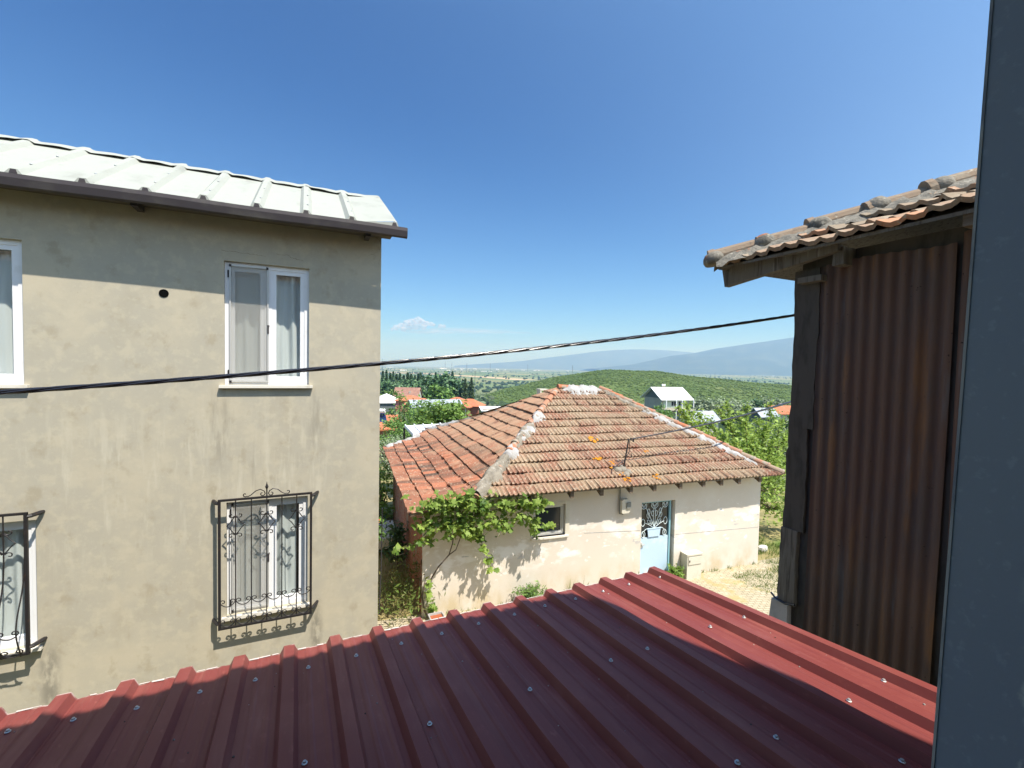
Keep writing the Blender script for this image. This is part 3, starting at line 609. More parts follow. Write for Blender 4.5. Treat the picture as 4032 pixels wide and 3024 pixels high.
def window_grille(x0, x1, z0, z1, crown_, belly):
    S = .14
    def Pt(x, z):
        q = (z-z0)/(z1-z0); b = .16*math.exp(-((q-.22)/.22)**2) if belly else 0
        return V(x, YW-S-b, z)
    g = MB(); n = 6; w = (x1-x0)/n
    def line(a, b, r=.0065, k=2):
        g.tube([Pt(a[0]+(b[0]-a[0])*t, a[1]+(b[1]-a[1])*t) for t in np.linspace(0, 1, k)], r, 5)
    fr = MB()
    for x in (x0, x1):
        if belly and False: pass
        fr.obox((x-.014, YW-S-.014, z0), (.028, 0, 0), (0, .028, 0), (0, 0, z1-z0))
    for z in (z0, z1): fr.obox((x0-.014, YW-S-.0145, z-.012), (x1-x0+.028, 0, 0), (0, .029, 0), (0, 0, .024))
    top = fr.build('window_grille', MAT['iron'], H)
    for i in range(1, n):
        a = x0+w*i
        if belly: line((a, z0+.01), (a, z1-.01), .007, 24)
        else: line((a, z0+.01), (a, z1-.01), .007)
    if belly: line((x1-.03, z0+.01), (x1-.012, z1-.3), .007, 24)
    def curve(pts, r=.0062): g.tube([Pt(*p) for p in pts], r, 5)
    for i in range(n):
        curve(cscroll(x0+w*i+.004, x0+w*(i+1)-.004, z0+.075, .062, .031))
        curve(cscroll(x0+w*i+.004, x0+w*(i+1)-.004, z0+(z1-z0)*.205, .062, .031))
    for i in (1, 3, 5):
        c = x0+w*i; h = z1-z0; za, zb = z1-.135*h, z1-.27*h; zm = (za+zb)/2
        for s in (1, -1):
            curve([(c+s*.006, za), (c+s*.03, za-.025), (c+s*.045, za-.05), (c+s*.062, zm+.03), (c+s*.092, zm), (c+s*.062, zm-.03), (c+s*.045, zb+.05), (c+s*.03, zb+.025), (c+s*.006, zb)])
            curve([(c+s*.004, za)]+[(p[0], p[1]) for p in spiral((c+s*.045, za+.02), .034, math.pi*(1.1 if s > 0 else -.1), math.pi*(1.1 if s > 0 else -.1)-s*-1.7*math.pi, 12)])
            curve([(c+s*.004, zb)]+[(p[0], p[1]) for p in spiral((c+s*.045, zb-.02), .034, math.pi*(.9 if s > 0 else .1), math.pi*(.9 if s > 0 else .1)-s*1.7*math.pi, 12)])
    if crown_:
        c = (x0+x1)/2-.0
        for s in (1, -1):
            pts = spiral((c+s*.05, z1+.045), .032, math.pi*(1 if s > 0 else 0), math.pi*(1 if s > 0 else 0)+s*1.6*math.pi, 12)[::-1]
            pts += [(c+s*.03, z1+.075), (c+s*.07, z1+.10), (c+s*.12, z1+.085), (c+s*.17, z1+.04), (c+s*.205, z1+.022)]
            pts += spiral((c+s*.235, z1+.048), .028, math.pi*(1.25 if s > 0 else -.25), math.pi*(1.25 if s > 0 else -.25)+s*1.6*math.pi, 12)
            curve(pts)
        g.lathe(V(c, YW-S, z1), [(.008, 0), (.008, .10), (.016, .115), (.019, .13), (.006, .165), (.001, .195)], 8)
    g.build('scrollwork', MAT['iron'], top)
    for x, sx in ((x0, -1), (x1, 1)):
        for z in (z0+.06, z1-.035):
            b = MB(); b.tube([(x, YW-S, z), (x+sx*.03, YW-S+.02, z+.002), (x+sx*.075, YW-.03, z+.006), (x+sx*.085, YW+.01, z+.006)], [.018, .022, .022, .017], 6); b.build('bracket', MAT['iron'], top)
window_grille(-.939, .068, -3.245, -1.676, True, False)
window_grille(-3.70, -2.655, -3.12, -1.632, True, True)

# ================================================================== the maroon sheet roof below the window
TS = math.tan(R(5.8)); YE = 2.893; ZE = -1.685
def rr_z(y): return ZE+(YE-y)*TS
RR = thing('metal_roof', 'maroon ribbed metal roof sloping away below the window, mostly in shade', 'roof', (0, 0, G)); RR.rotation_euler = (0, 0, R(.9))
mb = MB(); P_ = .2477; prof = []
i0, i1 = -14, 15
for i in range(i0, i1+1):
    x = -1.100+.045+P_*i
    prof += [(x-.020, 0), (x, .040), (x+.054, .040), (x+.074, 0)]
    if i < i1: prof += ([(x+.0835, -.0002), (x+.084, -.002)] if i % 4 == 0 else [])+[(x+.108, 0), (x+.117, .0028), (x+.131, .0028), (x+.140, 0), (x+.176, 0), (x+.185, .0028), (x+.199, .0028), (x+.208, 0)]
prof[-1] = (prof[-1][0], -.03)
ys = [.13, .8, 1.6, 2.3, YE-.02, YE]
mb.grid([[(x, y, rr_z(y)+h) for x, h in prof] for y in ys])
mb.grid([[(x, YE, rr_z(YE)+h) for x, h in prof], [(x, YE-.001, rr_z(YE)+h-.006) for x, h in prof]])
mb.build('sheet', MAT['red_sheet'], RR)
m = MB()
rg = np.random.RandomState(9)
for i in range(i0, i1):          # sealant and worn paint along the cut edge
    x = -1.100+.045+P_*i; q = x+.074
    while q < x+.225:
        L = .02+.05*rg.rand(); wd = .004+.009*rg.rand()
        if rg.rand() < .75: m.quad((q, YE-wd, rr_z(YE-wd)+.0052), (min(q+L, x+.226), YE-wd*(.5+rg.rand()), rr_z(YE-wd)+.0052), (min(q+L, x+.226), YE+.002, rr_z(YE)+.0045), (q, YE+.002, rr_z(YE)+.0045))
        q += L+.01*rg.rand()
m.build('worn_edge', M('worn_edge', (.58, .50, .47), .8), RR)
m = MB(); m.box((-4.4, 2.70, -1.80), (2.62, 2.78, -1.715)); m.box((-4.4, 1.4, -1.66), (2.62, 1.48, -1.59)); m.build('purlin', MAT['steel'], RR)
for x in (-4.2, -.9, 2.45):
    m = MB(); m.box((x, 2.70, G-.1), (x+.08, 2.78, -1.80)); m.build('post', MAT['steel'], RR)
sc1 = [(45, 708), (425, 640), (793, 573), (1160, 480), (1482, 410), (1790, 338), (2068, 270), (1768, 893)]
sc2 = [(118, 495), (353, 438), (567, 380), (775, 327), (952, 278), (1130, 237), (1290, 193), (1440, 153), (1620, 112), (283, 962), (865, 763), (1335, 595), (1547, 527), (1912, 400), (2108, 345), (2070, 1190)]
sc3 = [(1040, 1050), (795, 1190), (280, 1450), (1170, 1620)]
pix = [(x/1.4747, 2400+y/1.4747) for x, y in sc1]+[(1500+x/1.4747, 2200+y/1.4747) for x, y in sc2]+[(2900+x/1.795, 2100+y/1.795) for x, y in sc3]
proto = None
for x, y in pix:
    p = onP(x, y, V(0, YE, ZE+.003), V(0, TS, 1)); c, s = math.cos(-R(.9)), math.sin(-R(.9)); p = V(p[0]*c-p[1]*s, p[0]*s+p[1]*c, 0); p[2] = rr_z(p[1])+.0035
    if proto is None:
        m = MB(); m.lathe((0, 0, G), [(.0115, 0), (.0115, .002), (.0085, .0035), (.0065, .0036), (.0065, .0095), (.0055, .0105)], 10)
        proto = m.build('screw', MAT['screw'], RR); proto.location = (p[0], p[1], p[2]-G)
    else:
        o = proto.copy(); COL.objects.link(o); o.location = (p[0], p[1], p[2]-G)
m = MB()
for k in range(150):               # small grit and droppings lying on the sheet
    y = rg.uniform(.5, 2.8); i = rg.randint(i0+8, i1); x = -1.055+P_*i+rg.choice([rg.uniform(.08, .11), rg.uniform(.142, .175), rg.uniform(.205, .222)])
    r_ = rg.uniform(.0012, .0055); m.lathe((x, y, rr_z(y)+.0002), [(r_, 0), (r_*.9, r_*.6), (r_*.3, r_)], 6, t=rg.rand())
m.build('grit', M('grit', (.1, .1, .1), .9, tint=[(.03, .03, .03), (.05, .045, .04), (.12, .11, .1), (.5, .48, .45)]), RR)

# ================================================================== house the view is taken from: window jamb at the right edge, eave casting the shade
OH = thing('viewing_house', 'house with a blue-grey window jamb standing close at the right edge of the view', 'house', (0, 0, G))
wx0, wx1, wz0, wz1 = -.62, .385, -.55, .95
mb = MB()
wall_panel(mb, (0, .10, 0), (1, 0, 0), (0, 1, 0), [-7, 2.45], [(wx0-.05, wx1+.12, wz0-.05, wz1+.05)], 2.0, G-.6, .20)
mb.quad((2.45, .10, G-.6), (2.45, -3.6, G-.6), (2.45, -3.6, 2.4), (2.45, .10, 2.0)); mb.quad((-7, -3.6, G-.6), (-7, .10, G-.6), (-7, .10, 2.0), (-7, -3.6, 2.4)); mb.quad((2.45, -3.6, G-.6), (-7, -3.6, G-.6), (-7, -3.6, 2.4), (2.45, -3.6, 2.4))
mb.quad((-7, .1, 1.99), (2.45, .1, 1.99), (2.45, -3.6, 1.99), (-7, -3.6, 1.99))
mb.build('wall', MAT['house_wall'], OH)
# jamb and the rest of the steel frame
mb = MB()
jx = wx1
JX = lambda z: .4035+.038*z
def post(poly):
    lo = [(JX(wz0)+a, b, wz0) for a, b in poly]; hi = [(JX(wz1)+a, b, wz1) for a, b in poly]; k = len(poly)
    return lo+hi, [tuple(range(k))[::-1], tuple(range(k, 2*k))]+[(i, (i+1) % k, k+(i+1) % k, k+i) for i in range(k)]
mb.add(*post([(0, .156), (.075, .150), (.075, -.10), (.010, -.10), (.010, .106), (0, .1085)]))
mb.prism([(wx0, .156, wz0), (wx0-.045, .150, wz0), (wx0-.045, -.10, wz0), (wx0, -.10, wz0)], (0, 0, wz1-wz0))
mb.box((wx0-.045, -.10, wz1), (jx+.12, .15, wz1+.045)); mb.box((wx0-.045, -.10, wz0-.045), (jx+.12, .15, wz0))
wf = mb.build('window_frame', MAT['frame_paint'], OH)
m = MB(); m.add(*post([(-.0006, .1566), (.0012, .1572), (.0012, .1550), (-.0006, .1550)])); m.build('worn_edge', M('worn_paint', (.42, .44, .42), .6, var=[((.22, .25, .28), 60, .45, .65, (1, 1, .3))]), wf)
# tiled roof with the eave 1 m out; its right-hand verge runs slightly skewed
EC = V(1.82, 2.84, -1.68)-LDIR*4.07           # right end of the eave
es = .35; ev = V(.278, -1, es)
mb = MB(); rng = np.random.RandomState(21)
tile_rows(mb, lambda q: (q*3.2, EC[2]+q*3.2*es), lambda w, a, z: V(a, EC[1]-w+.046*(a-EC[0]), z), lambda w: (-8, EC[0]+.278*w), 9, rng, tintbias=(.45, .3))
mb.build('roof', MAT['tile'], OH)
mb = MB(); th = .07
A = V(-8, EC[1]-.046*(8+EC[0]), EC[2]); B = V(EC[0], EC[1], EC[2]); C_ = B+ev*3.2; D_ = V(-8, C_[1]-.046*(8+EC[0]), C_[2]); dn = V(0, 0, -th); up_ = V(0, 0, .02)
mb.add([A+up_, B+up_, C_+up_, D_+up_, A+dn, B+dn, C_+dn, D_+dn], [(3, 2, 1, 0), (4, 5, 6, 7), (0, 1, 5, 4), (1, 2, 6, 5), (2, 3, 7, 6), (3, 0, 4, 7)]); mb.build('eave_boards', MAT['wood'], OH)

# ================================================================== rusty shed on the right
SX, SYc = 3.70, 2.51
SH = thing('shed', 'rusty corrugated iron shed with an old tiled hip roof, dark on its shaded side', 'shed', (SX, SYc, G))
rng = np.random.RandomState(4)
def sheet(y0, y1, zt, zb, seed, off=0):
    rg = np.random.RandomState(seed); ys = np.arange(y0, y1, .0105); rows = []
    for q in np.linspace(0, 1, 26):
        row = []
        for y in ys:
            zbb = zb+.05*math.sin(y*9+seed)+.03*math.sin(y*31); z = zbb+(zt-zbb)*q
            row.append((SX-.004-off-.015*math.sin(2*math.pi*y/.083)+.006*math.sin(q*5+y*2+seed)-.004, y+.008*math.sin(q*3+seed), z+.012*math.sin(y*7)*(q > .97)))
        rows.append(row)
    m = MB(); m.grid(rows, flip=False); return m
m = MB()
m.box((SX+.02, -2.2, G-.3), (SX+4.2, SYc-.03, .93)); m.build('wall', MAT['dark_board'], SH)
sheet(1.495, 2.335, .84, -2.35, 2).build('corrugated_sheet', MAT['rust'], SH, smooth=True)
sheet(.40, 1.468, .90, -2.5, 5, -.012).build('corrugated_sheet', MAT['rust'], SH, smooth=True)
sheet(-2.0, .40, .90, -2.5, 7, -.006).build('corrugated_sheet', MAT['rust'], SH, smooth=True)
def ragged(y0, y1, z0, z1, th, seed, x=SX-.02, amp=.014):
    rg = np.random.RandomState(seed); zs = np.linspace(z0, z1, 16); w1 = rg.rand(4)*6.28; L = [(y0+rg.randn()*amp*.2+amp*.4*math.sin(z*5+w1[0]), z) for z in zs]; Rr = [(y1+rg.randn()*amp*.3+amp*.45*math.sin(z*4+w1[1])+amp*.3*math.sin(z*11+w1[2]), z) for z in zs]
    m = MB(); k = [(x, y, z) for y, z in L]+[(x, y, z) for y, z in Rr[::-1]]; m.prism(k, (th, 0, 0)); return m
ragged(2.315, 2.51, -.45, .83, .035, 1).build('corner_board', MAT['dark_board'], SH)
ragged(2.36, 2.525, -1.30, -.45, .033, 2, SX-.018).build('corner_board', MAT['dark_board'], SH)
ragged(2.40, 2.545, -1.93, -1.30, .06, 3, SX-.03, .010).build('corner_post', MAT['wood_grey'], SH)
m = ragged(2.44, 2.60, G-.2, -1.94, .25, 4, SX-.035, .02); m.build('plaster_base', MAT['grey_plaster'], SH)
m = MB(); m.tube([(SX-.045, 2.38, -1.90), (SX-.05, 2.46, -1.925), (SX-.05, 2.55, -1.915), (SX-.03, 2.60, -1.90)], .009, 6); m.build('wire', MAT['cable'], SH)
# hip roof: eave along Y at x=3.4, far eave along X
ex, ey, ez = 3.40, 3.085, .955; ss = .405
mb = MB(); rng = np.random.RandomState(14)
tile_rows(mb, lambda q: (q*2.2, ez+q*2.2*ss), lambda w, a, z: V(ex+w, a, z), lambda w: (-2.3, ey-w), 7, rng, period=.13, amp=.013, lift=.042, thick=.032, tilew=.26, wob=.018, tintbias=(.35, .35))
tile_rows(mb, lambda q: (q*2.2, ez+q*2.2*ss), lambda w, a, z: V(a, ey-w, z), lambda w: (ex+w, ex+5), 7, rng, period=.13, amp=.013, lift=.042, thick=.032, tilew=.26, wob=.018, tintbias=(.35, .35))
roof = mb.build('roof', MAT['tile_grey'], SH)
m = MB()
rng = np.random.RandomState(6)
ridge_caps(m, (ex-.03, ey+.03, ez+.04), (ex+2.2, ey-2.2, ez+2.2*ss+.05), rng, ln=.40, r=.10, jit=.012, drop=.005, t=.12)
m.build('ridge_tile', MAT['tile_grey'], roof, smooth=False)
for k in range(6):
    m = MB(); c = V(ex, ey, ez)+V(1, -1, ss)*(.283*k)+V(-.03, -.03, .06); n_ = 14
    m.lathe(c+V(0, 0, -.05), [(.085, 0), (.098, .03), (.094, .06), (.075, .09), (.045, .108+.015*rng.rand()), (.012, .112)], 12, axis=(-.2+.1*rng.randn(), .2, 1), t=rng.rand())
    m.build('mortar_lump', MAT['lichen_grey'], roof, smooth=True)
m = MB(); rows = []
for q in np.linspace(0, 1, 60):
    c = V(ex, ey, ez)+V(1, -1, ss)*(2.0*q); s_ = V(-.707, -.707, 0)
    rows.append([c+s_*w+V(0, 0, .035+.05*(1-(w/.2)**2)-abs(w)*.26+.012*math.sin(q*90+w*40)+.008*rng.randn()) for w in np.linspace(-.18, .24, 9)])
m.grid(rows, flip=True); m.build('hip_mortar', MAT['lichen_grey'], roof, smooth=True)
mb = MB()   # boarding under the tiles
def under(w, a, side): return V(ex+w, a, ez-.018+w*ss) if side == 0 else V(a, ey-w, ez-.018+w*ss)
def slab(poly, t=.022): mb.prism(poly, (0, 0, -t))
slab([under(.02, -2.3, 0), under(.02, ey-.02, 0), under(2.2, ey-2.2, 0), under(2.2, -2.3, 0)]); slab([under(.02, ex+.02, 1), under(.02, ex+5, 1), under(2.2, ex+5, 1), under(2.2, ex+2.2, 1)])
mb.build('roof_boards', MAT['wood_grey'], SH)
bx = SX-.17
m = MB(); m.prism([onX(*p, bx) for p in ((2842, 1052), (2853, 1130), (2985, 1088), (3139, 1040), (3300, 985), (3300, 958), (3139, 1000))], (.06, 0, 0)); m.build('eave_beam', MAT['wood_grey'], SH)
m = MB(); m.box((SX-.10, 2.255, .715), (SX+.1, 2.44, .76)); m.build('wall_plate', MAT['wood_grey'], SH)
m = MB(); m.prism([(SX-.13, 2.08, .80), (SX-.13, 2.16, .80), (SX-.13, 2.155, .92), (SX-.13, 2.085, .93)], (.16, 0, 0)); m.build('rafter_end', MAT['wood_grey'], SH)
for y in (1.3, .4, -.5, -1.4):
    m = MB(); m.box((SX-.26, y, .86), (SX+.1, y+.07, .93)); m.build('rafter_end', MAT['wood'], SH)

# ================================================================== twisted cable across the alley
p0, p1 = at(0, 1545, 2.3), at(3135, 1240, 4.45)
mid_img = at(1502, 1431, 2.993)
pts = []
e0 = p0-(p1-p0)*.9+V(0, 0, .12); e1 = p1+(p1-p0)*.5+V(0, 0, .35)
N_ = 420
def cab(t):
    base = p0+(p1-p0)*t
    dz = (mid_img[2]-(p0+(p1-p0)*.322)[2])/.873
    return base+V(0, 0, dz*4*t*(1-t))
path = [cab(t) for t in np.linspace(-.55, 1.12, N_)]
mb = MB()
for k in range(4):
    h = []
    for i, p in enumerate(path):
        d = path[min(i+1, N_-1)]-path[max(i-1, 0)]; d /= np.linalg.norm(d); s = np.cross(d, V(0, 0, 1)); s /= np.linalg.norm(s); u = np.cross(s, d)
        a = i*.21+k*math.pi/2; h.append(p+(s*math.cos(a)+u*math.sin(a))*.0072)
    mb.tube(h, .0068, 8)
tag(mb.build('power_cable', MAT['cable'], loc=p0, smooth=True), 'black twisted power cable strung across the alley from house to shed', 'cable')

# ================================================================== white house with the hipped tile roof
A0 = onZ(1662, 2428, G); B0 = onZ(2983, 2215, G); U_ = (B0-A0)/np.linalg.norm(B0-A0); N2 = V(-U_[1], U_[0], 0); WL = float(np.linalg.norm(B0-A0))
def uv(u, v, z): return V(A0[0]+U_[0]*u+N2[0]*v, A0[1]+U_[1]*u+N2[1]*v, z)
def onv(x, y, v):
    p = onP(x, y, A0+N2*v, N2); q = p-A0; return np.array([q@U_, q@N2, p[2]])
WH = thing('white_house', 'low whitewashed house with an old hipped clay tile roof and a light blue door', 'house', A0)
ru0, ru1, rv, rzz = 4.68, 6.156, 3.6, -.63            # ridge
prL = [(-.345, -2.94), (.1, -2.86), (.6, -2.78), (1.3, -2.53), (ru0, rzz)]
def zL(u): return np.interp(u, [p[0] for p in prL], [p[1] for p in prL])
def zF(v): return -2.715+(v+.4)*(rzz+2.715)/4.0
def zR(u): return rzz-(u-ru1)*(rzz+2.715)/(9.47-ru1)
def zBk(v): return rzz-(v-rv)*(rzz+2.6)/4.6
def roofz(u, v): return min(zL(u), zF(v), zR(u), zBk(v))
# walls
dL, dR = onv(2528, 1979, 0)[0], onv(2660, 1968, 0)[0]; dT = onv(2570, 1976, 0)[2]
wL_, wR_ = onv(2100, 2000, 0)[0], onv(2228, 1990, 0)[0]; wT, wB = onv(2165, 1993, 0)[2]+.03, onv(2222, 2105, 0)[2]
mb = MB(); top = lambda u: (float(zL(u))-.06 if u < 1.05 else zF(0)-.11)
O = A0+V(0, 0, 0)
def wall_at(O): pass
wall_panel(mb, A0, U_, -N2, [0, .3, .6, .9, 1.05, WL], [(dL, dR, G-.3, dT), (wL_, wR_, wB, wT)], top, G-.5, .17)
mb.quad(uv(WL, 0, G-.8), uv(WL, 7.2, G-1.5), uv(WL, 7.2, -2.5), uv(WL, 0, zF(0)-.11))
for q in (0,): mb.quad(uv(-.004, 0, G-.5), uv(-.004, 0, -2.93), uv(-.004, .09, -2.93), uv(-.004, .09, G-.5)); mb.quad(uv(-.004, 0, G-.5), uv(0, 0, G-.5), uv(0, 0, -2.93), uv(-.004, 0, -2.93))
mb.build('wall', MAT['limewash'], WH)
m = MB(); rg = np.random.RandomState(3); rows = []
for z in np.linspace(G-1.2, -2.96, 22): rows.append([uv(.012*rg.randn()+.0, v, z+(-.0 if z < -3 else 0)) for v in np.linspace(.09, 7.0, 40)])
m.grid(rows); m.quad(uv(0, 7.0, G-1.5), uv(WL, 7.2, G-1.5), uv(WL, 7.2, -2.6), uv(0, 7.0, -2.96)); m.build('brick_wall', MAT['brick'], WH)
# tiles
rng = np.random.RandomState(33)
mb = MB()
tile_rows(mb, lambda q: (-.44+q*4.04, zF(-.44+q*4.04)), lambda w, a, z: uv(a, w, z), lambda w: (.984+(w+.4)*(ru0-.984)/4.0, 9.47-(w+.4)*(9.47-ru1)/4.0), 13, rng, wob=.008, period=.108, tilew=.216, lift=.052, thick=.034, amp=.021, tintbias=(.5, .2))
tile_rows(mb, lambda q: (-(9.5-q*(9.5-ru1)), zR(9.5-q*(9.5-ru1))), lambda w, a, z: uv(-w, a, z), lambda w: (-.4+(9.47+w)*4.0/(9.47-ru1), 8.0-(9.47+w)*4.4/(9.47-ru1)), 11, rng)
roof = mb.build('roof', MAT['tile'], WH)
# left slope: steep above, flatter where it runs out over the brick wall
dd = [0]; 
for a, b in zip(prL[:-1], prL[1:]): dd.append(dd[-1]+math.hypot(b[0]-a[0], b[1]-a[1]))
def profL(q): s = q*dd[-1]; return (float(np.interp(s, dd, [p[0] for p in prL])), float(np.interp(s, dd, [p[1] for p in prL])))
def vB(u): return float(np.interp(u, [-.4, .95, 1.15, 1.3, 2.94, ru0], [6.95, 7.75, 7.9, 8.5, 5.4, rv]))
def vF(u): return -.42 if u < .984 else -.4+(u-.984)*4.0/(ru0-.984)
mb = MB(); tile_rows(mb, profL, lambda w, a, z: uv(w, a, z+.018*math.sin(a*1.9+w*2)*(1 if w < 1.4 else .35)), lambda w: (vF(w), vB(w)), 16, rng, period=.108, tilew=.216, amp=.02, lift=.055, thick=.03, wob=.012, tintbias=(.55, .27))
mb.build('roof_slope', MAT['tile_red'], WH, label='redder left slope of the tile roof with blackened tiles')
m = MB(); mb = m
m.add([uv(ru0, rv, rzz), uv(ru1, rv, rzz), uv(9.47, 8.0, -2.7), uv(1.25, 8.5, -2.6)], [(0, 3, 2, 1)]); m.build('back_slope', MAT['tile'], WH)
# boarding and verge under the tiles
m = MB(); e = -.03
def rp(u, v, d): return uv(u, v, roofz(u, v)-d)
for us in (np.linspace(1.0, 9.40, 30),):
    m.grid([[rp(u, -.39, .02) for u in us], [rp(u, -.39, .045) for u in us], [rp(u, .05, .045) for u in us]], flip=True)
m.build('eave_boards', MAT['wood_grey'], WH)
m = MB(); us = np.linspace(-.33, 1.0, 12); m.grid([[uv(u, -.40, zL(u)+.01) for u in us], [uv(u, -.40, zL(u)-.05) for u in us], [uv(u, .03, zL(u)-.06) for u in us]], flip=True)
vs_ = np.linspace(-.4, 6.9, 30); m.grid([[uv(-.335, v, -2.93) for v in vs_], [uv(-.335, v, -2.975) for v in vs_], [uv(.03, v, -2.93) for v in vs_]])
m.build('verge_board', MAT['wood'], WH)
for x in (1800, 1840+240+15, 2250, 2367, 2482, 2575, 2677, 2768, 2838, 2908, 2990):
    yy = np.interp(x, [1800, 3000], [1990, 1880]); u = onv(x, yy, -.33)[0]
    if u < 1.2 or u > 9.15: continue
    m = MB(); za = zF(-.37)-.05; zb = zF(0)-.05
    P = [uv(u-.045, -.37, za), uv(u-.045, -.37, za-.15), uv(u-.045, .02, zb-.17), uv(u-.045, .02, zb)]
    m.prism(P, U_*.09); m.build('rafter', MAT['wood'], WH)
# ridge and hip tiles
rng = np.random.RandomState(12)
for P, Q, r_ in ((uv(.98, -.42, zF(-.4)+.03), uv(ru0, rv, rzz+.045), .10), (uv(9.5, -.42, zF(-.4)+.06), uv(ru1, rv, rzz+.07), .09), (uv(1.25, 8.5, zL(1.25)-.07), uv(2.94, 5.4, zL(2.94)-.07), .085), (uv(2.94, 5.4, zL(2.94)-.07), uv(ru0-.1, rv+.1, rzz-.09), .085), (uv(ru0, rv, rzz+.04), uv(ru1, rv, rzz+.04), .085)):
    c = MB(); ridge_caps(c, P, Q, rng, ln=.37, r=r_, drop=.03); c.build('ridge_tile', MAT['cap'], WH)
def mortar(mb, P, Q, w, off, h, seed, n=40, lo=0, hi=1, zf=roofz, k=11, taper=True, wn=.25):
    """lumpy mortar draped over the roof beside and across a ridge line, in (u,v)"""
    rg = np.random.RandomState(seed); P = np.array(P, float); Q = np.array(Q, float); d = (Q-P)/np.linalg.norm(Q-P); s = np.array((d[1], -d[0])); rows = []
    ph = rg.rand(8)*6.28; L = np.linalg.norm(Q-P)*(hi-lo)
    for i, t in enumerate(np.linspace(lo, hi, n)):
        c = P+(Q-P)*t; wl = w*(1+wn*math.sin(t*37+ph[0])+wn*.8*math.sin(t*71+ph[1])+.1*rg.randn()); row = []
        ed = min(1, 4.5*min(t-lo, hi-t)/(hi-lo)+.12)*(1+.12*math.sin(t*140+ph[4])) if taper else 1
        for j, q in enumerate(np.linspace(-1, 1, k)):
            x = c+s*(off+q*wl*ed); b = 1-abs(q)**3
            row.append(uv(x[0], x[1], zf(x[0], x[1])+.022+h*b*ed*(1+.22*math.sin(t*23+q*3+ph[2])+.12*math.sin(t*61-q*5+ph[3]))+.003*rg.randn()*b-(.03 if abs(q) > .99 else 0)))
        rows.append(row)
    mb.grid(rows, flip=True)
hipF0, hipF1 = (.98, -.42), (ru0, rv)
def mort(matn, *a, zf=None, **k):
    g = MB(); mortar(g, *a, **(dict(k, zf=zf) if zf else k)); g.build('grey_mortar' if matn == 'mortar_grey' else 'mortar', MAT[matn], WH, smooth=True)
zl = lambda u, v: zL(u)
mort('mortar_grey', hipF0, hipF1, .17, .02, .145, 1, 90, .0, .26, taper=False); mort('mortar_grey', hipF0, hipF1, .15, .03, .10, 31, 50, .35, .60); mort('mortar_grey', hipF0, hipF1, .09, -.05, .03, 2, 40, .60, 1.0)
mort('mortar_grey', (1.25, 8.5), (2.94, 5.4), .10, .05, .02, 21, 60, zf=zl); mort('mortar_grey', (2.94, 5.4), (ru0, rv), .09, .05, .015, 22, 60, zf=zl)
mort('mortar_grey', (9.3, -.25), (ru1, rv), .12, -.08, .06, 23, 70, .60, 1.0)
mort('mortar', hipF0, hipF1, .16, .05, .10, 3, 26, .265, .365, wn=.25); mort('mortar', hipF0, hipF1, .18, .03, .105, 4, 30, .41, .55, wn=.2); mort('mortar', hipF0, hipF1, .15, .05, .10, 5, 26, .585, .695, wn=.25)
mort('mortar', (9.35, -.3), (ru1, rv), .13, -.12, .06, 6, 100, .06, .76, wn=.15)
mort('mortar', (ru0+.04, rv), (ru1+.05, rv), .24, .16, .10, 7, 40, .04, .96, wn=.10)
mort('mortar', (-.30, 6.9), (.95, 7.7), .13, .03, .09, 8, 40, 0, 1, taper=False, zf=zl); mort('mortar', (1.25, 8.5), (2.94, 5.4), .13, .06, .05, 9, 50, 0, .62, zf=zl)
rg = np.random.RandomState(8)
for x, y, s_ in [(2330, 1736, .16), (2348, 1811, .12), (2405, 1828, .11), (2412, 1842, .09), (2450, 1877, .09), (2582, 1882, .09), (2545, 1783, .07), (2470, 1893, .08)]:
    g = MB()
    p = onP(x, y, uv(4, -.4, zF(-.4)), np.cross(U_, uv(0, 1, zF(.6))-uv(0, 0, zF(-.4)))); w = p-A0; u, v = w@U_, w@N2
    for k in range(9):
        a, b = u+rg.randn()*s_*.6, v+rg.randn()*s_*.35; r_ = s_*(.2+.3*rg.rand()); n_ = 9
        g.add([uv(a+r_*(.7+.5*rg.rand())*math.cos(i*2*math.pi/n_), b+r_*(.5+.4*rg.rand())*math.sin(i*2*math.pi/n_), zF(b+r_*.6*math.sin(i*2*math.pi/n_))+.043) for i in range(n_)]+[uv(a, b, zF(b)+.066)], [(i, (i+1) % n_, n_) for i in range(n_)])
    g.build('lichen_patch', MAT['lichen'], WH)
# chimney behind the ridge
q = onv(2142, 1578, 5.0)
m = MB(); m.obox(uv(q[0]-.13, 5.0, -1.9), U_*.26, N2*.26, V(0, 0, .95)); m.build('chimney', MAT['mortar_grey'], WH)
zc = onv(2142, 1532, 5.0)[2]
m = MB(); m.obox(uv(q[0]-.17, 4.96, -1.0), U_*.34, N2*.34, V(0, 0, .05)); m.obox(uv(q[0]-.17, 4.96, zc-.05), U_*.34, N2*.34, V(0, 0, .05))
m.obox(uv(q[0]+.09, 4.97, -.96), U_*.07, N2*.32, V(0, 0, zc+.92)); m.obox(uv(q[0]-.16, 4.97, -.96), U_*.05, N2*.32, V(0, 0, zc+.92)); m.build('chimney_cap', MAT['cream'], WH)
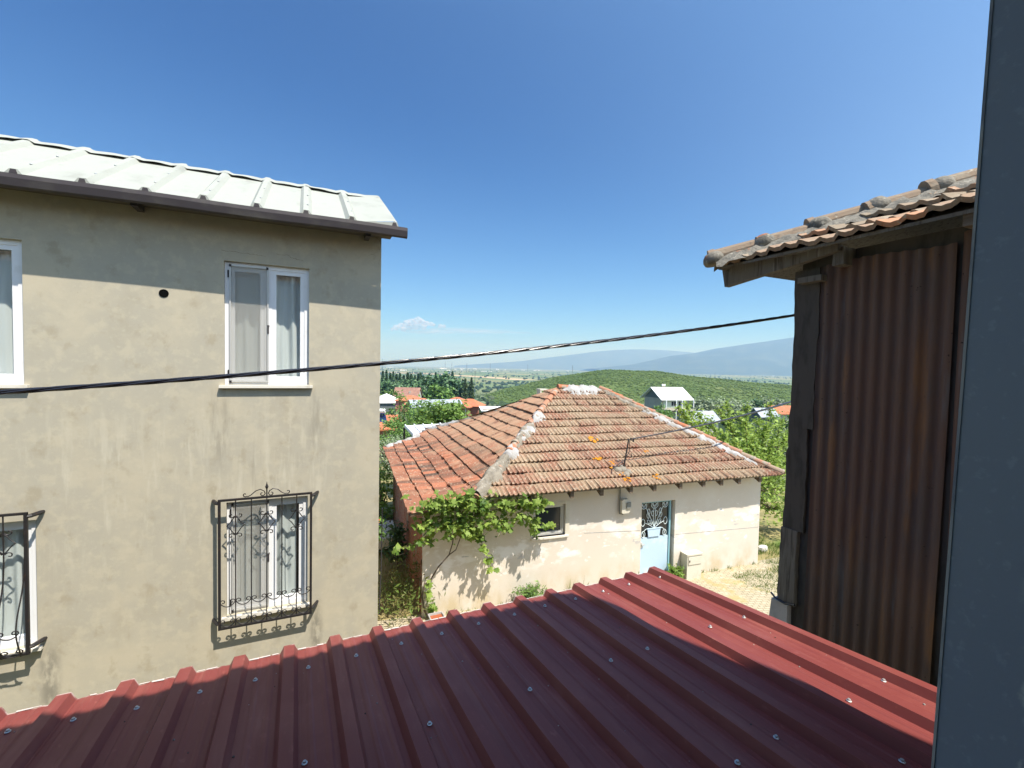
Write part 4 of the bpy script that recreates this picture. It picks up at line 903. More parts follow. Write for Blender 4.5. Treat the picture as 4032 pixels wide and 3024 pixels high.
# door
lx1 = onv(2640, 1973, .1)[0]; zmid = onv(2590, 2112, .1)[2]
lx0 = dL+.01
m = MB(); P = lambda u, z, d: uv(u, d, z)
def fr(mb, x0, x1, z0, z1, w, d0, d1):
    for a0, a1, b0, b1 in ((x0, x0+w, z0, z1), (x1-w, x1, z0, z1), (x0+w, x1-w, z0, z0+w), (x0+w, x1-w, z1-w, z1)):
        o = P(a0, b0, d0); mb.obox(o, P(a1, b0, d0)-o, P(a0, b0, d1)-o, P(a0, b1, d0)-o)
zt = dT-.015
o = P(lx0, G-.25, .10); m.obox(o, U_*(lx1-lx0-.05), N2*.035, V(0, 0, zmid-G+.25)); door = m.build('door', MAT['blue_door'], WH)
m = MB(); fr(m, lx0-.008, lx1+.012, G-.25, zt+.012, .045, .085, .15); m.build('door_frame', MAT['blue_frame'], door)
m = MB(); o = P(lx0, zmid, .132); m.obox(o, U_*(lx1-lx0), N2*.02, V(0, 0, zt-zmid)); m.build('door_pane', MAT['darkglass'], door)
g = MB(); xc = (lx0+lx1)/2-.02; Wd = (lx1-lx0)/2-.05; Hd = zt-zmid
D2 = lambda x, z: P(xc+x*Wd, zmid+z*Hd, .095)
def cv(pts, r=.0075): g.tube([D2(*p) for p in pts], r, 5)
def bez(a, b, c, n=10): return [((1-t)**2*a[0]+2*t*(1-t)*b[0]+t*t*c[0], (1-t)**2*a[1]+2*t*(1-t)*b[1]+t*t*c[1]) for t in np.linspace(0, 1, n)]
def loop(c, rx, rz_, tilt, n=14): return [(c[0]+rx*math.cos(t)*math.cos(tilt)-rz_*math.sin(t)*math.sin(tilt), c[1]+(rx*math.cos(t)*math.sin(tilt)+rz_*math.sin(t)*math.cos(tilt))) for t in np.linspace(0, 2*math.pi, n)]
def tulip(c, s_):
    x, z = c; cv([(x-.2*s_, z+.07), (x-.22*s_, z-.02), (x-.1*s_, z-.07), (x, z-.075), (x+.1*s_, z-.07), (x+.22*s_, z-.02), (x+.2*s_, z+.07)]); cv([(x-.2*s_, z+.07), (x, z-.01), (x+.2*s_, z+.07)]); cv([(x-.15*s_, z+.02), (x, z+.1), (x+.15*s_, z+.02), (x, z-.05), (x-.15*s_, z+.02)])
tulip((0, .88), 1.1)
for s_ in (1, -1):
    cv(bez((0, .3), (.12*s_, .5), (.05*s_, .80)))
    cv(bez((0, .26), (.2*s_, .5), (.62*s_, .83))); tulip((.78*s_, .88), .9)
    cv(bez((0, .24), (.3*s_, .36), (.72*s_, .42))); cv(loop((.82*s_, .43), .13, .10, 0))
    cv(loop((.14*s_, .66), .08, .07, .5*s_)); cv(loop((.42*s_, .72), .09, .075, .4*s_)); cv(loop((.47*s_, .60), .09, .055, .6*s_)); cv(loop((.4*s_, .44), .1, .045, .3*s_)); cv(loop((.22*s_, .42), .07, .05, .9*s_))
    cv(bez((.05*s_, .2), (.5*s_, .32), (.75*s_, .18))); cv(loop((.78*s_, .1), .13, .085, 0)); cv(bez((.78*s_, .0), (.7*s_, .1), (.86*s_, .17)))
g.build('flower_grille', MAT['ornament'], door)
m = MB(); m.prism([D2(-.42, .02), D2(.38, .02), D2(.46, .25), D2(-.5, .25)], N2*-.02); m.prism([D2(-.53, .235), D2(.49, .235), D2(.49, .26), D2(-.53, .26)], N2*-.028); m.build('grille_flowerpot', MAT['blue_door'], door)
m = MB(); z_ = zmid-.16; m.obox(P(lx0+.05, z_-.07, .075), U_*.045, N2*.026, V(0, 0, .13)); m.obox(P(lx0+.055, z_, .045), U_*.09, N2*.025, V(0, 0, .022)); m.build('handle', MAT['alu'], door)
m = MB(); o = P(dL, G-.25, .155); m.obox(o, U_*(dR-dL), N2*.05, V(0, 0, dT-G+.2)); m.build('door_lining', MAT['limewash'], WH)
# window
m = MB(); fr(m, wL_+.01, wR_-.01, wB+.01, wT-.01, .05, .06, .12); w = m.build('window', MAT['alu'], WH)
m = MB(); m.obox(P(wL_+.05, wB+.06, .1), U_*(wR_-wL_-.1), N2*.01, V(0, 0, wT-wB-.12)); m.build('pane', MAT['darkglass'], w)
m = MB(); fr(m, wL_+.06, wR_-.06, wB+.06, wT-.06, .03, .075, .11); m.build('sash', MAT['alu'], w)
m = MB(); m.obox(P(wL_-.03, wB-.04, -.05), U_*(wR_-wL_+.10), N2*.12, V(0, 0, .04)); m.build('window_sill', MAT['sill'], w)
m = MB()
for x0, x1, z0, z1 in ((wL_-.07, wR_+.10, wT+.0, wT+.07), (wR_+.0, wR_+.10, wB-.06, wT)): m.obox(P(x0, z0, -.004), U_*(x1-x0), N2*.004, V(0, 0, z1-z0))
m.build('plaster_band', MAT['cream'], WH)
m = MB(); q0, q1 = onv(2300, 2100, 0), onv(2520, 2090, 0); q2, q3 = onv(2660, 2105, 0), onv(2985, 2076, 0)
for a, b in ((q0, q1), (q2, q3)):
    d = uv(b[0], -.003, b[2])-uv(a[0], -.003, a[2]); m.obox(uv(a[0], -.003, a[2]), d, N2*.003, V(0, 0, .012))
m.build('plaster_joint', MAT['mortar'], WH)

# fixed on or standing by the white house
q = onv(2452, 1988, -.0)
MT = thing('electric_meter', 'cream electric meter box with a grey hood on the white wall under the eave', 'meter', uv(q[0], 0, q[2]-.15))
m = MB(); u0 = q[0]-.10
pl = [(-.10, -.15), (-.08, -.17), (.09, -.17), (.12, -.14), (.12, .13), (.08, .17), (-.07, .17), (-.10, .14)]
m.prism([uv(q[0]+a, -.13, q[2]+b) for a, b in pl], N2*.13); m.build('case', MAT['cream'], MT)
m = MB(); m.prism([uv(q[0]+.02, -.16, q[2]+.09), uv(q[0]+.02, -.16, q[2]-.05), uv(q[0]+.13, -.16, q[2]-.05), uv(q[0]+.13, -.16, q[2]+.10)], N2*.035); m.build('hood', MAT['grey_plastic'], MT)
m = MB(); m.tube([uv(q[0]-.10, -.03, zF(0)-.1), uv(q[0]-.10, -.03, q[2]-.05), uv(q[0]-.11, -.05, q[2]-.19), uv(q[0]-.02, -.06, q[2]-.21)], .016, 6); m.build('conduit', MAT['grey_plastic'], MT)
a, b = onv(2676, 2170, -.02), onv(2730, 2170, -.02)
CB = thing('utility_cabinet', 'small cream concrete utility cabinet with a metal door beside the blue door', 'cabinet', uv((a[0]+b[0])/2, -.15, G))
m = MB(); x0, x1 = a[0]+.06, b[0]+.08; zt_ = a[2]-.05
m.obox(uv(x0, -.24, G-.2), U_*(x1-x0), N2*.235, V(0, 0, zt_-G+.2)); m.obox(uv(x0-.02, -.26, zt_), U_*(x1-x0+.04), N2*.255, V(0, 0, .035)); m.build('body', MAT['cream'], CB)
m = MB(); m.obox(uv(x0+.03, -.258, G+.36), U_*(x1-x0-.05), N2*.016, V(0, 0, zt_-G-.40)); dd_ = m.build('cabinet_door', MAT['cream'], CB); m = MB(); m.obox(uv(x0+.05, -.27, zt_-.16), U_*.02, N2*.013, V(0, 0, .05)); m.build('latch', MAT['steel'], dd_)
# service mast on the roof with its wire
base = onP(2452, 1850, uv(4, -.4, zF(-.4)), np.cross(U_, uv(0, 1, zF(.6))-uv(0, 0, zF(-.4))))
MS = thing('service_mast', 'thin dark steel service mast standing on the tile roof with an overhead wire', 'mast', base)
w_ = base-A0; bv = w_@N2; topz = onv(2476, 1728, bv)
m = MB(); m.tube([base-V(0, 0, .1), uv(topz[0], bv, topz[2])], [.022, .018], 7); m.build('pole', MAT['steel'], MS)
tp = uv(topz[0], bv, topz[2]); m = MB(); m.tube([tp-U_*.05+V(0, 0, -.02), tp+U_*.14+V(0, 0, -.04)], .013, 5); m.tube([tp+U_*.06-V(0, 0, .04), tp+U_*.06+V(0, 0, .02)], .022, 6); m.tube([tp+U_*.13-V(0, 0, .08), tp+U_*.13], .022, 6); m.build('bracket', MAT['steel'], MS); m = MB(); m.tube([tp-V(0, 0, .42)+U_*-.01, tp-V(0, 0, .46)+U_*.08, tp-V(0, 0, .36)+U_*.09], .009, 5); m.build('bracket', MAT['steel'], MS)
m = MB(); m.tube([tp+U_*.02-V(0, 0, .05), tp+U_*.04-V(0, 0, .3), base+V(0, 0, .22)+U_*.02, base+V(0, 0, .05)-U_*.3, base-U_*.42-N2*.18+V(0, 0, -.02)], .009, 5); m.build('lead', MAT['cable'], MS)
far_ = at(3140, 1574, 13.5); wp = []
for t in np.linspace(0, 1, 40): p = (tp+U_*.10)*(1-t)+far_*t; wp.append(p-V(0, 0, .08*4*t*(1-t)))
m = MB(); m.tube(wp, [.015+.02*t for t in np.linspace(0, 1, 40)], 5); m.build('overhead_wire', MAT['cable'], MS)
m = MB(); rg = np.random.RandomState(2)
for k in range(9):
    c_ = base-U_*(.30*rg.rand()-.1)+N2*rg.randn()*.10; c_ = V(c_[0], c_[1], zF((c_-A0)@N2)+.03); m.lathe(c_+V(0, 0, -.04), [(.10, 0), (.11, .04), (.07, .07), (.02, .085)], 9, axis=(rg.randn()*.2, -.3, 1))
m.build('mortar_pad', MAT['mortar_grey'], MS, smooth=True)

# ================================================================== lane, grass and things at the foot of the walls
mb = MB(); ux = np.linspace(-1.2, 18, 90); vx = np.linspace(-6.0, .12, 40)
mb.grid([[uv(u, v, max(float(T(*uv(u, v, 0)[:2])), -9)+.016 if u < 12 else float(T(*uv(u, v, 0)[:2]))+.016) for v in vx] for u in ux])
tag(mb.build('pavement', MAT['pavement']), kind='structure')
rng = np.random.RandomState(17); mb = MB()
def blades(mb, u, v, n, h, spr):
    for k in range(n):
        a, b = u+rng.randn()*spr, v+rng.randn()*spr*.5
        b = min(b, -.02) if 0 < a < WL else b
        p = uv(a, b, float(T(*uv(a, b, 0)[:2]))+.01); d = V(rng.randn()*.35, rng.randn()*.35, 1)*h*(.5+.8*rng.rand()); w = V(rng.randn(), rng.randn(), 0); w *= .006/np.linalg.norm(w)
        mb.add([p-w, p+w, p+d*.6+w*.7, p+d+V(rng.randn()*.04, rng.randn()*.04, 0)*h*2, p+d*.6-w*.7], [(0, 1, 2, 3, 4)], rng.rand())
for u in np.arange(.5, 9.2, .16): blades(mb, u+.1*rng.randn(), -.05, rng.randint(1, 9), .10, .05)
for k in range(420): blades(mb, 7.9+2.6*abs(rng.randn()), -.35-.8*abs(rng.randn()), 10, .05, .10)
for k in range(260): blades(mb, 9.4+1.5*rng.rand(), -1.0+3.5*rng.rand(), 12, .10, .12)
for u in (2.45, 3.4, 3.7, 5.2): blades(mb, u, -.10, 14, .34, .05)
tag(mb.build('grass', MAT['grass']), kind='stuff')

def weed(name, label, cat, u, v, h, r_, leaf, size, seed, n=900, shape='slim'):
    rg = np.random.RandomState(seed); b = uv(u, v, float(T(*uv(u, v, 0)[:2]))+.01); t = thing(name, label, cat, b)
    m = MB(); s = MB(); P = []
    for k in range(26):
        d = V(rg.randn()*.6, rg.randn()*.6-.15, 1.0); d *= h*(.6+.5*rg.rand())/np.linalg.norm(d); e = b+d*V(r_/h*1.2, r_/h*1.2, 1); mid = b+d*.55+V(0, 0, .05*h)
        s.tube([b, mid, e], [.005, .004, .002], 4, cap=False)
        for q in rg.rand(n//26): x = (1-q)**2*b+2*q*(1-q)*mid+q*q*e; P.append(x+rg.randn(3)*.035)
    leaf_cloud(m, np.array(P), size, rg, .6, shape); m.build('foliage', MAT[leaf], t); s.build('stem', MAT['bark'], t); return t
uq = onv(2085, 2325, -.15)[0]; weed('bush', 'round green bushy weed growing at the foot of the white wall', 'bush', uq, -.22, .55, .40, 'leaf_green', .075, 5, 1500)
uq = onv(2650, 2270, -.1)[0]; weed('bush', 'small leafy green plant squeezed between the blue door and the utility cabinet', 'bush', uq, -.16, .36, .26, 'leaf_mulb', .075, 6, 800, 'rhomb')
# planter, stone, dead plants
pp = onv(1720, 2432, -.5); pc = uv(pp[0], -.5, G)
PT = thing('planter', 'small white square planter with red soil by the vine root', 'planter', pc)
m = MB(); s0, s1, hh = .10, .135, .24
def ring(s, z, c=pc): return [c+V(a*s, b*s, z) for a, b in ((-1, -.85), (-.85, -1), (.85, -1), (1, -.85), (1, .85), (.85, 1), (-.85, 1), (-1, .85))]
m.grid([ring(s0, .0), ring(s1, hh*.9), ring(s1*1.12, hh*.9), ring(s1*1.12, hh), ring(s1*.95, hh), ring(s1*.88, hh-.04)], closed=True); m.build('pot', MAT['mortar'], PT)
m = MB(); m.add(ring(s1*.9, hh-.035), [tuple(range(8))]); m.build('soil', MAT['soil'], PT)
sp = onZ(3003, 2165, G); m = MB(); rg = np.random.RandomState(4)
m.grid([[sp+V(.16*r_*math.cos(a)*(1+.15*math.sin(a*2+1)), .12*r_*math.sin(a), z) for a in np.linspace(0, 2*math.pi, 9)[:-1]] for r_, z in ((.9, -.05), (1, .03), (.95, .10), (.5, .13), (.05, .135))], closed=True)
tag(m.build('stone', MAT['stone'], loc=sp), 'pale block of stone lying by the right corner of the white house', 'stone')
def heap(name, label, cat, c, rx, ry, h, seed, n=1500, leaf='leaf_dry'):
    rg = np.random.RandomState(seed); t = thing(name, label, cat, c); m = MB(); s = MB()
    P = c+rg.randn(n, 3)*V(rx, ry, 0)+V(0, 0, 1)*(np.abs(rg.randn(n))*h*.5)[:, None]; leaf_cloud(m, P, .09, rg, .1, 'slim'); m.build('dry_leaves', MAT[leaf], t)
    for k in range(40):
        a = c+rg.randn(3)*V(rx, ry, 0)*.9; d = rg.randn(3)*V(.5, .5, .35)+V(0, 0, .35); s.tube([a, a+d*.35+V(0, 0, .05), a+d*.6], [.008, .006, .003], 4, cap=False)
    s.build('twigs', M('dry_stem', (.22, .16, .09), .9), t); return t
c = uv(-.42, .35, G); heap('dry_weeds', 'heap of dry yellow weeds and stalks in the alley by the brick wall', 'weeds', c+V(0, 0, .25), .30, .45, .55, 3)
m = MB(); rg = np.random.RandomState(12)     # hanging dead leaves
for q in ((-.55, .1), (.02-.12, .25)):
    p = uv(q[0], q[1], G+.95); leaf_cloud(m, p+rg.randn(60, 3)*V(.035, .035, .12), .085, rg, 0, 'slim')
    m.tube([uv(-.3, .3, G+.2), uv(q[0]*.8, q[1], G+.8), p+V(0, 0, .1), p-V(0, 0, .1)], .006, 4)
tag(m.build('dead_plant', MAT['leaf_dry'], loc=uv(-.3, .3, G)), 'dead tall plant with curled brown leaves beside the brick wall', 'plant')
# outbuilding down the alley
q = at(1522, 2125, 11.0)
OB = thing('outbuilding', 'low rendered outbuilding with a dark doorway deep in the alley', 'shed', uv(-.8, 3.6, G))
m = MB(); zt_ = onv(1515, 2122, 3.4)[2]
m.obox(uv(-1.6, 3.4, zt_-.28), U_*1.42, N2*1.5, V(0, 0, .28)); m.obox(uv(-.38, 3.4, G-.5), U_*.20, N2*1.5, V(0, 0, zt_-.28-G+.5)); m.obox(uv(-1.6, 4.6, G-.5), U_*1.42, N2*.3, V(0, 0, zt_-.28-G+.5)); m.build('wall', MAT['cream'], OB)
m = MB(); m.obox(uv(-1.6, 4.2, G-.5), U_*1.2, N2*.05, V(0, 0, zt_-G+.2)); m.build('door', MAT['brick'], OB)
m = MB(); m.tube([onv(1502, 2020, 1.2)[0]*0+at(1505, 2000, 9.2), at(1503, 2120, 9.2), at(1501, 2230, 9.1), at(1492, 2420, 8.9)], .012, 5); tag(m.build('hanging_wire', MAT['cable'], loc=at(1503, 2120, 9.2)), 'thin grey wire hanging down the corner of the plastered house', 'wire')
tree('dark_shrub', 'dark shaded shrub growing in the narrow alley', 'shrub', uv(-.28, 2.6, G), 1.15, .26, .55, 'leaf_dark', .10, 30, 26, .10, 77, trunk=.02)

# ================================================================== grape vine under the eave
rng = np.random.RandomState(50); VB = uv(.22, -.12, G)
VN = thing('grape_vine', 'grape vine with fresh green leaves hanging under the tile eave of the white house', 'vine', VB)
cl = [(1700, 2000, 45, 30, 70), (1680, 2075, 35, 35, 60), (1750, 1985, 40, 35, 70), (1760, 2060, 50, 45, 110), (1830, 1975, 40, 35, 80), (1840, 2050, 50, 45, 110), (1850, 2100, 40, 25, 40), (1905, 1990, 40, 30, 60), (1940, 2060, 35, 35, 55),
      (1990, 2000, 45, 25, 60), (2000, 2060, 40, 25, 45), (2055, 1985, 45, 25, 65), (2060, 2040, 35, 25, 35), (2110, 1985, 35, 22, 45), (2100, 2050, 22, 40, 38), (2140, 1975, 22, 20, 22), (2140, 2075, 30, 8, 10), (1812, 2110, 60, 14, 26), (1690, 2130, 25, 10, 14),
      (1848, 1945, 14, 18, 12), (1890, 2115, 18, 18, 26), (1905, 2160, 10, 16, 12), (1925, 2205, 12, 12, 9), (1930, 2240, 10, 10, 5), (1958, 2250, 9, 9, 4), (2108, 2105, 9, 14, 9), (2165, 2068, 14, 5, 5), (1655, 2138, 18, 7, 8), (1610, 2152, 28, 7, 12), (1560, 2168, 16, 5, 4),
      (1685, 2345, 15, 16, 12), (1700, 2395, 16, 20, 18), (1690, 2310, 9, 14, 6)]
m = MB()
for x, y, a, b, n in cl:
    dv = -.36 if y < 2090 else (-.30 if y < 2260 else -.14)
    P = []
    for k in range(int(n*1.12)):
        px, py = x+rng.randn()*a*.62, y+rng.randn()*b*.62; v = dv+rng.randn()*.09
        if y < 2000 and rng.rand() < .5: v -= .10
        p = onv(px, py, v)
        if p[2] > roofz(p[0], p[1])-.02 and p[1] > -.43: p = onv(px, py, -.50-.06*rng.rand())
        P.append(uv(*p))
    leaf_cloud(m, np.array(P), .112, rng, .25, 'vine', face=(-.2, -.75, .55), jit=.42)
m.build('foliage', MAT['leaf_vine'], VN)
m = MB()
def stem(pts, r0, r1, v=-.2):
    k = len(pts); m.tube([uv(*onv(p[0], p[1], p[2] if len(p) > 2 else v)) for p in pts], [r0+(r1-r0)*i/(k-1) for i in range(k)], 6)
stem([(1682, 2432, -.12), (1668, 2390, -.08), (1662, 2345, -.06), (1672, 2300, -.07)], .022, .017)
stem([(1672, 2300, -.07), (1690, 2290, -.08), (1728, 2230, -.10), (1768, 2185, -.16), (1782, 2140, -.22), (1790, 2080, -.3)], .018, .011); stem([(1768, 2185, -.16), (1795, 2165, -.2), (1810, 2125, -.25), (1830, 2060, -.32), (1900, 2010, -.36), (2060, 2000, -.36), (2130, 1990, -.36)], .012, .007)
stem([(1790, 2080, -.3), (1720, 2050, -.34), (1670, 2120, -.34), (1610, 2150, -.34), (1545, 2172, -.34)], .008, .003); stem([(1850, 2090, -.3), (1890, 2120, -.32), (1915, 2190, -.3), (1950, 2240, -.3), (1980, 2262, -.3)], .006, .002); stem([(2100, 2040, -.36), (2150, 2075, -.36), (2200, 2066, -.36)], .004, .002); stem([(1720, 2120, -.34), (1600, 2175, -.34), (1545, 2195, -.36)], .003, .0015)
m.build('stem', MAT['bark'], VN)

# ================================================================== village beyond
def TP(p): return float(T(p[0], p[1]))
def far_house(name, label, px, py_eave, dep, w, d, rot, wallh, roof_h, wall, roofm, kind='hip', over=.4, group=None, windows=(), extra=None, chim=None):
    """house whose eave line is seen at (px, py_eave) at the given distance; body reaches down to the ground"""
    c = at(px, py_eave, dep); ze = c[2]; g = TP(c); b = V(c[0], c[1], min(g, ze-wallh))
    t = thing(name, label, 'house', b, group)
    ca, sa = math.cos(-YAW+rot), math.sin(-YAW+rot)
    L = lambda x, y, z: V(c[0]+x*ca-y*sa, c[1]+x*sa+y*ca, z)
    m = MB(); X, Y = w/2, d/2; zb = min(g-1.5, ze-wallh)
    cs = [L(-X, -Y, zb), L(X, -Y, zb), L(X, Y, zb), L(-X, Y, zb)]; ct = [p*V(1, 1, 0)+V(0, 0, ze) for p in cs]
    m.add(cs+ct, [(0, 1, 5, 4), (1, 2, 6, 5), (2, 3, 7, 6), (3, 0, 4, 7), (4, 5, 6, 7)])
    if kind == 'gable':
        m.add([L(-X, -Y, ze), L(-X, Y, ze), L(-X, 0, ze+roof_h)], [(0, 2, 1)]); m.add([L(X, -Y, ze), L(X, Y, ze), L(X, 0, ze+roof_h)], [(0, 1, 2)])
    m.build('wall', MAT[wall], t)
    m = MB(); X, Y = X+over, Y+over; zo = ze-over*roof_h/(Y) if kind != 'flat' else ze
    if kind == 'hip':
        r_ = max(.05, X-Y); T_ = [L(-X, -Y, zo), L(X, -Y, zo), L(X, Y, zo), L(-X, Y, zo), L(-r_, 0, ze+roof_h), L(r_, 0, ze+roof_h)]
        m.add(T_, [(0, 1, 5, 4), (1, 2, 5), (2, 3, 4, 5), (3, 0, 4)]); m.add([p-V(0, 0, .12) for p in T_[:4]], [(3, 2, 1, 0)])
        for i in range(4): m.quad(T_[i]-V(0, 0, .12), T_[(i+1) % 4]-V(0, 0, .12), T_[(i+1) % 4], T_[i])
    elif kind == 'gable':
        th = .14
        for s in (-1, 1):
            a, b_, c_, d_ = L(-X, s*Y, zo), L(X, s*Y, zo), L(X, 0, ze+roof_h), L(-X, 0, ze+roof_h); dn = V(0, 0, -th)
            m.add([a, b_, c_, d_, a+dn, b_+dn, c_+dn, d_+dn], [(0, 1, 2, 3), (7, 6, 5, 4), (0, 4, 5, 1), (1, 5, 6, 2), (3, 7, 4, 0)] if s < 0 else [(3, 2, 1, 0), (4, 5, 6, 7), (1, 5, 4, 0), (2, 6, 5, 1), (0, 4, 7, 3)])
    else:
        a = [L(-X, -Y, ze-roof_h/2), L(X, -Y, ze-roof_h/2), L(X, Y, ze+roof_h/2), L(-X, Y, ze+roof_h/2)]; dn = V(0, 0, -.12)
        m.add(a+[p+dn for p in a], [(0, 1, 2, 3), (7, 6, 5, 4)]+[(i, 4+i, 4+(i+1) % 4, (i+1) % 4) for i in range(4)])
    m.build('roof', MAT[roofm], t)
    X, Y = w/2, d/2
    for x, z, ww, hh in windows:
        m = MB(); m.obox(L(x-ww/2, -Y-.05, ze-z-hh), L(x+ww/2, -Y-.05, 0)-L(x-ww/2, -Y-.05, 0), L(0, .04, 0)-L(0, 0, 0), V(0, 0, hh)); wn = m.build('window', MAT['pvc'], t)
        m = MB()
        for k in (0, 1): m.obox(L(x-ww/2+.08+k*(ww/2-.03), -Y-.06, ze-z-hh+.08), L(ww/2-.13, 0, 0)-L(0, 0, 0), L(0, .02, 0)-L(0, 0, 0), V(0, 0, hh-.16))
        m.build('pane', MAT['darkglass'], wn)
    if chim:
        m = MB(); x, y, h = chim; m.obox(L(x-.3, y-.3, ze), L(.6, 0, 0)-L(0, 0, 0), L(0, .6, 0)-L(0, 0, 0), V(0, 0, roof_h+h)); m.build('chimney', MAT['far_concrete'], t)
    if extra: extra(t, L, X, Y, ze)
    return t
far_house('village_house', 'low house with a bright white hipped roof next to the plastered house corner', 1522, 1578, 120, 8.0, 8.0, .35, 3, 1.9, 'far_grey', 'far_white')
far_house('village_house', 'house with a large brown tiled gable roof in front of the dark trees', 1606, 1557, 165, 8.4, 8, .02, 3, 2.9, 'far_wall', 'far_roof_brown', 'gable', chim=(1.2, -2.5, -1.2))
def anx(t, L, X, Y, z):
    m = MB(); 
    P = [L(-1.0, -Y-3.5, z-.9), L(X+2.6, -Y-3.5, z-.9), L(X+2.6, -Y+2, z-.9), L(-1.0, -Y+2, z-.9), L(.8, -Y-.7, z+.55), L(X+.8, -Y-.7, z+.55)]
    m.add(P, [(0, 1, 5, 4), (1, 2, 5), (2, 3, 4, 5), (3, 0, 4)]); m.build('roof_extension', MAT['far_roof'], t)
    m = MB(); m.obox(L(-.6, -Y-3.1, z-6), L(2.8, 0, 0)-L(0, 0, 0), L(0, 3, 0)-L(0, 0, 0), V(0, 0, 5.1)); m.build('extension_wall', MAT['far_pink'], t)
far_house('village_house', 'small house with bright orange tiled roofs and a pink wall', 1615, 1572, 112, 6.2, 5.0, .1, 3, 1.0, 'far_pink', 'far_roof', extra=anx, windows=((-.9, 1.0, .9, 1.0),))
far_house('village_house', 'long low building with a pale grey sheet roof behind the fig tree', 1712, 1592, 84, 8.6, 4.6, .42, 2.6, .9, 'far_concrete', 'metal_roof', 'gable', over=.5)
def brk(t, L, X, Y, z):
    m = MB(); m.obox(L(-X-.02, -Y-.05, z-8), L(2*X+.06, 0, 0)-L(0, 0, 0), L(0, 2*Y+.1, 0)-L(0, 0, 0), V(0, 0, 5.2)); m.build('lower_wall', MAT['far_concrete'], t)
    m = MB(); m.tube([L(X-.35, -Y-.14, z-6), L(X-.35, -Y-.14, z-.05)], .11, 6); m.build('downpipe', MAT['far_wall'], t)
    m = MB(); P = [L(X-2.6, -Y+1.5, z-.15), L(X+2.0, -Y+1.5, z-.15), L(X+2.0, Y, z-.15), L(X-2.6, Y, z-.15), L(X-1.6, Y-2.2, z+1.25), L(X-.4, Y-2.2, z+1.25)]; m.add(P, [(0, 1, 5, 4), (1, 2, 5), (2, 3, 4, 5), (3, 0, 4)]); m.build('roof_extension', MAT['far_roof'], t)
    m = MB(); m.obox(L(X, -Y+2, z-2.8), L(1.6, 0, 0)-L(0, 0, 0), L(0, 2*Y-2.4, 0)-L(0, 0, 0), V(0, 0, 2.6)); m.build('extension_wall', MAT['far_brick'], t)
far_house('village_house', 'raw brick house with a hipped orange tiled roof and grey lower walls', 1800, 1592, 98, 7.2, 6.2, -.28, 3, 1.55, 'far_brick', 'far_roof', over=.55, windows=((-.6, .55, 1.1, .95), (-2.6, .55, .8, .95)), extra=brk)
far_house('village_house', 'flat white shed roof peeping over the tiles right of the brick house', 1935, 1608, 88, 3.6, 3.0, .2, 2, .5, 'far_concrete', 'far_white', 'flat')
far_house('village_house', 'tiny white cabin standing alone below the green hill', 2013, 1548, 620, 6.6, 6, .3, 2.4, 2.0, 'far_white', 'far_white', 'gable')
far_house('village_house', 'red tiled roof partly hidden by bushes beside the plastered house', 1505, 1672, 46, 2.8, 4, .3, 2.5, 1.0, 'far_pink', 'far_roof', 'gable')
q = at(1512, 1652, 45)
SP = thing('solar_collector', 'blue solar water collector tilted on the red tiled roof', 'solar collector', q)
m = MB(); x_ = rgt0*1.3; y_ = fwd0*.7+V(0, 0, 1.0)
m.obox(q-x_*.5-y_*.62-rgt0*.15, x_, y_*1.2+rgt0*-.5, V(0, 0, .08)); m.build('panel', MAT['solar'], SP)
m = MB(); m.tube([q+V(0, 0, .85)-rgt0*.9, q+V(0, 0, .85)+rgt0*.1], .22, 10); m.build('tank', MAT['far_white'], SP)
def vil(t, L, X, Y, z):
    m = MB(); e = .0
    for x in (-X+.2, -.9, X-3.3, X+.3): m.obox(L(x, -Y-1.5, z-5.8), L(.18, 0, 0)-L(0, 0, 0), L(0, .18, 0)-L(0, 0, 0), V(0, 0, 5.2))
    m.build('porch_post', MAT['far_white'], t)
    m = MB(); m.obox(L(-X, -Y-1.6, z-3.3), L(2*X+.6, 0, 0)-L(0, 0, 0), L(0, 1.58, 0)-L(0, 0, 0), V(0, 0, .35)); m.build('balcony', MAT['far_concrete'], t)
    m = MB(); m.obox(L(-X+.4, -Y-.03, z-2.6), L(2*X-.8, 0, 0)-L(0, 0, 0), L(0, .02, 0)-L(0, 0, 0), V(0, 0, 2.2)); m.build('front_panel', MAT['green_wall'], t)
    for s in (-1, 1):
        m = MB(); m.add([L(s*(X+.01), -Y, z-.2), L(s*(X+.01), Y, z-.2), L(s*(X+.01), 0, z+2.5)], [(0, 1, 2)]); m.build('gable_cladding', MAT['far_grey'], t)
far_house('village_house', 'tall grey house with a wide white metal gable roof below the green hill', 2624, 1562, 124, 8.3, 8.0, .30, 6, 2.6, 'far_concrete', 'far_white', 'gable', over=.9, windows=((-.6, .9, 1.6, 1.3), (1.6, .9, 1.6, 1.3), (1.5, 4.3, 1.4, 1.2)), extra=vil)
q = at(2612, 1532, 124)
WHt = thing('solar_water_heater', 'solar water heater with a white tank on the ridge of the white metal roof', 'water heater', q-V(0, 0, .6))
m = MB(); m.tube([q+V(0, 0, 1.05)-rgt0*.45, q+V(0, 0, 1.05)+rgt0*.45], .3, 10); m.build('tank', MAT['far_white'], WHt)
m = MB(); m.obox(q-rgt0*.25+V(0, 0, .15), rgt0*.5, fwd0*.2, V(0, 0, .5)); m.build('valve_box', MAT['lichen'], WHt)
m = MB()
for k in (-.5, .5): m.tube([q+rgt0*k-V(0, 0, .6), q+rgt0*k+V(0, 0, .9)], .06, 5)
m.obox(q+rgt0*.5+V(0, 0, .1), rgt0*1.7-V(0, 0, .6), fwd0*1.0, V(0, 0, .08)); m.build('stand', MAT['steel'], WHt)
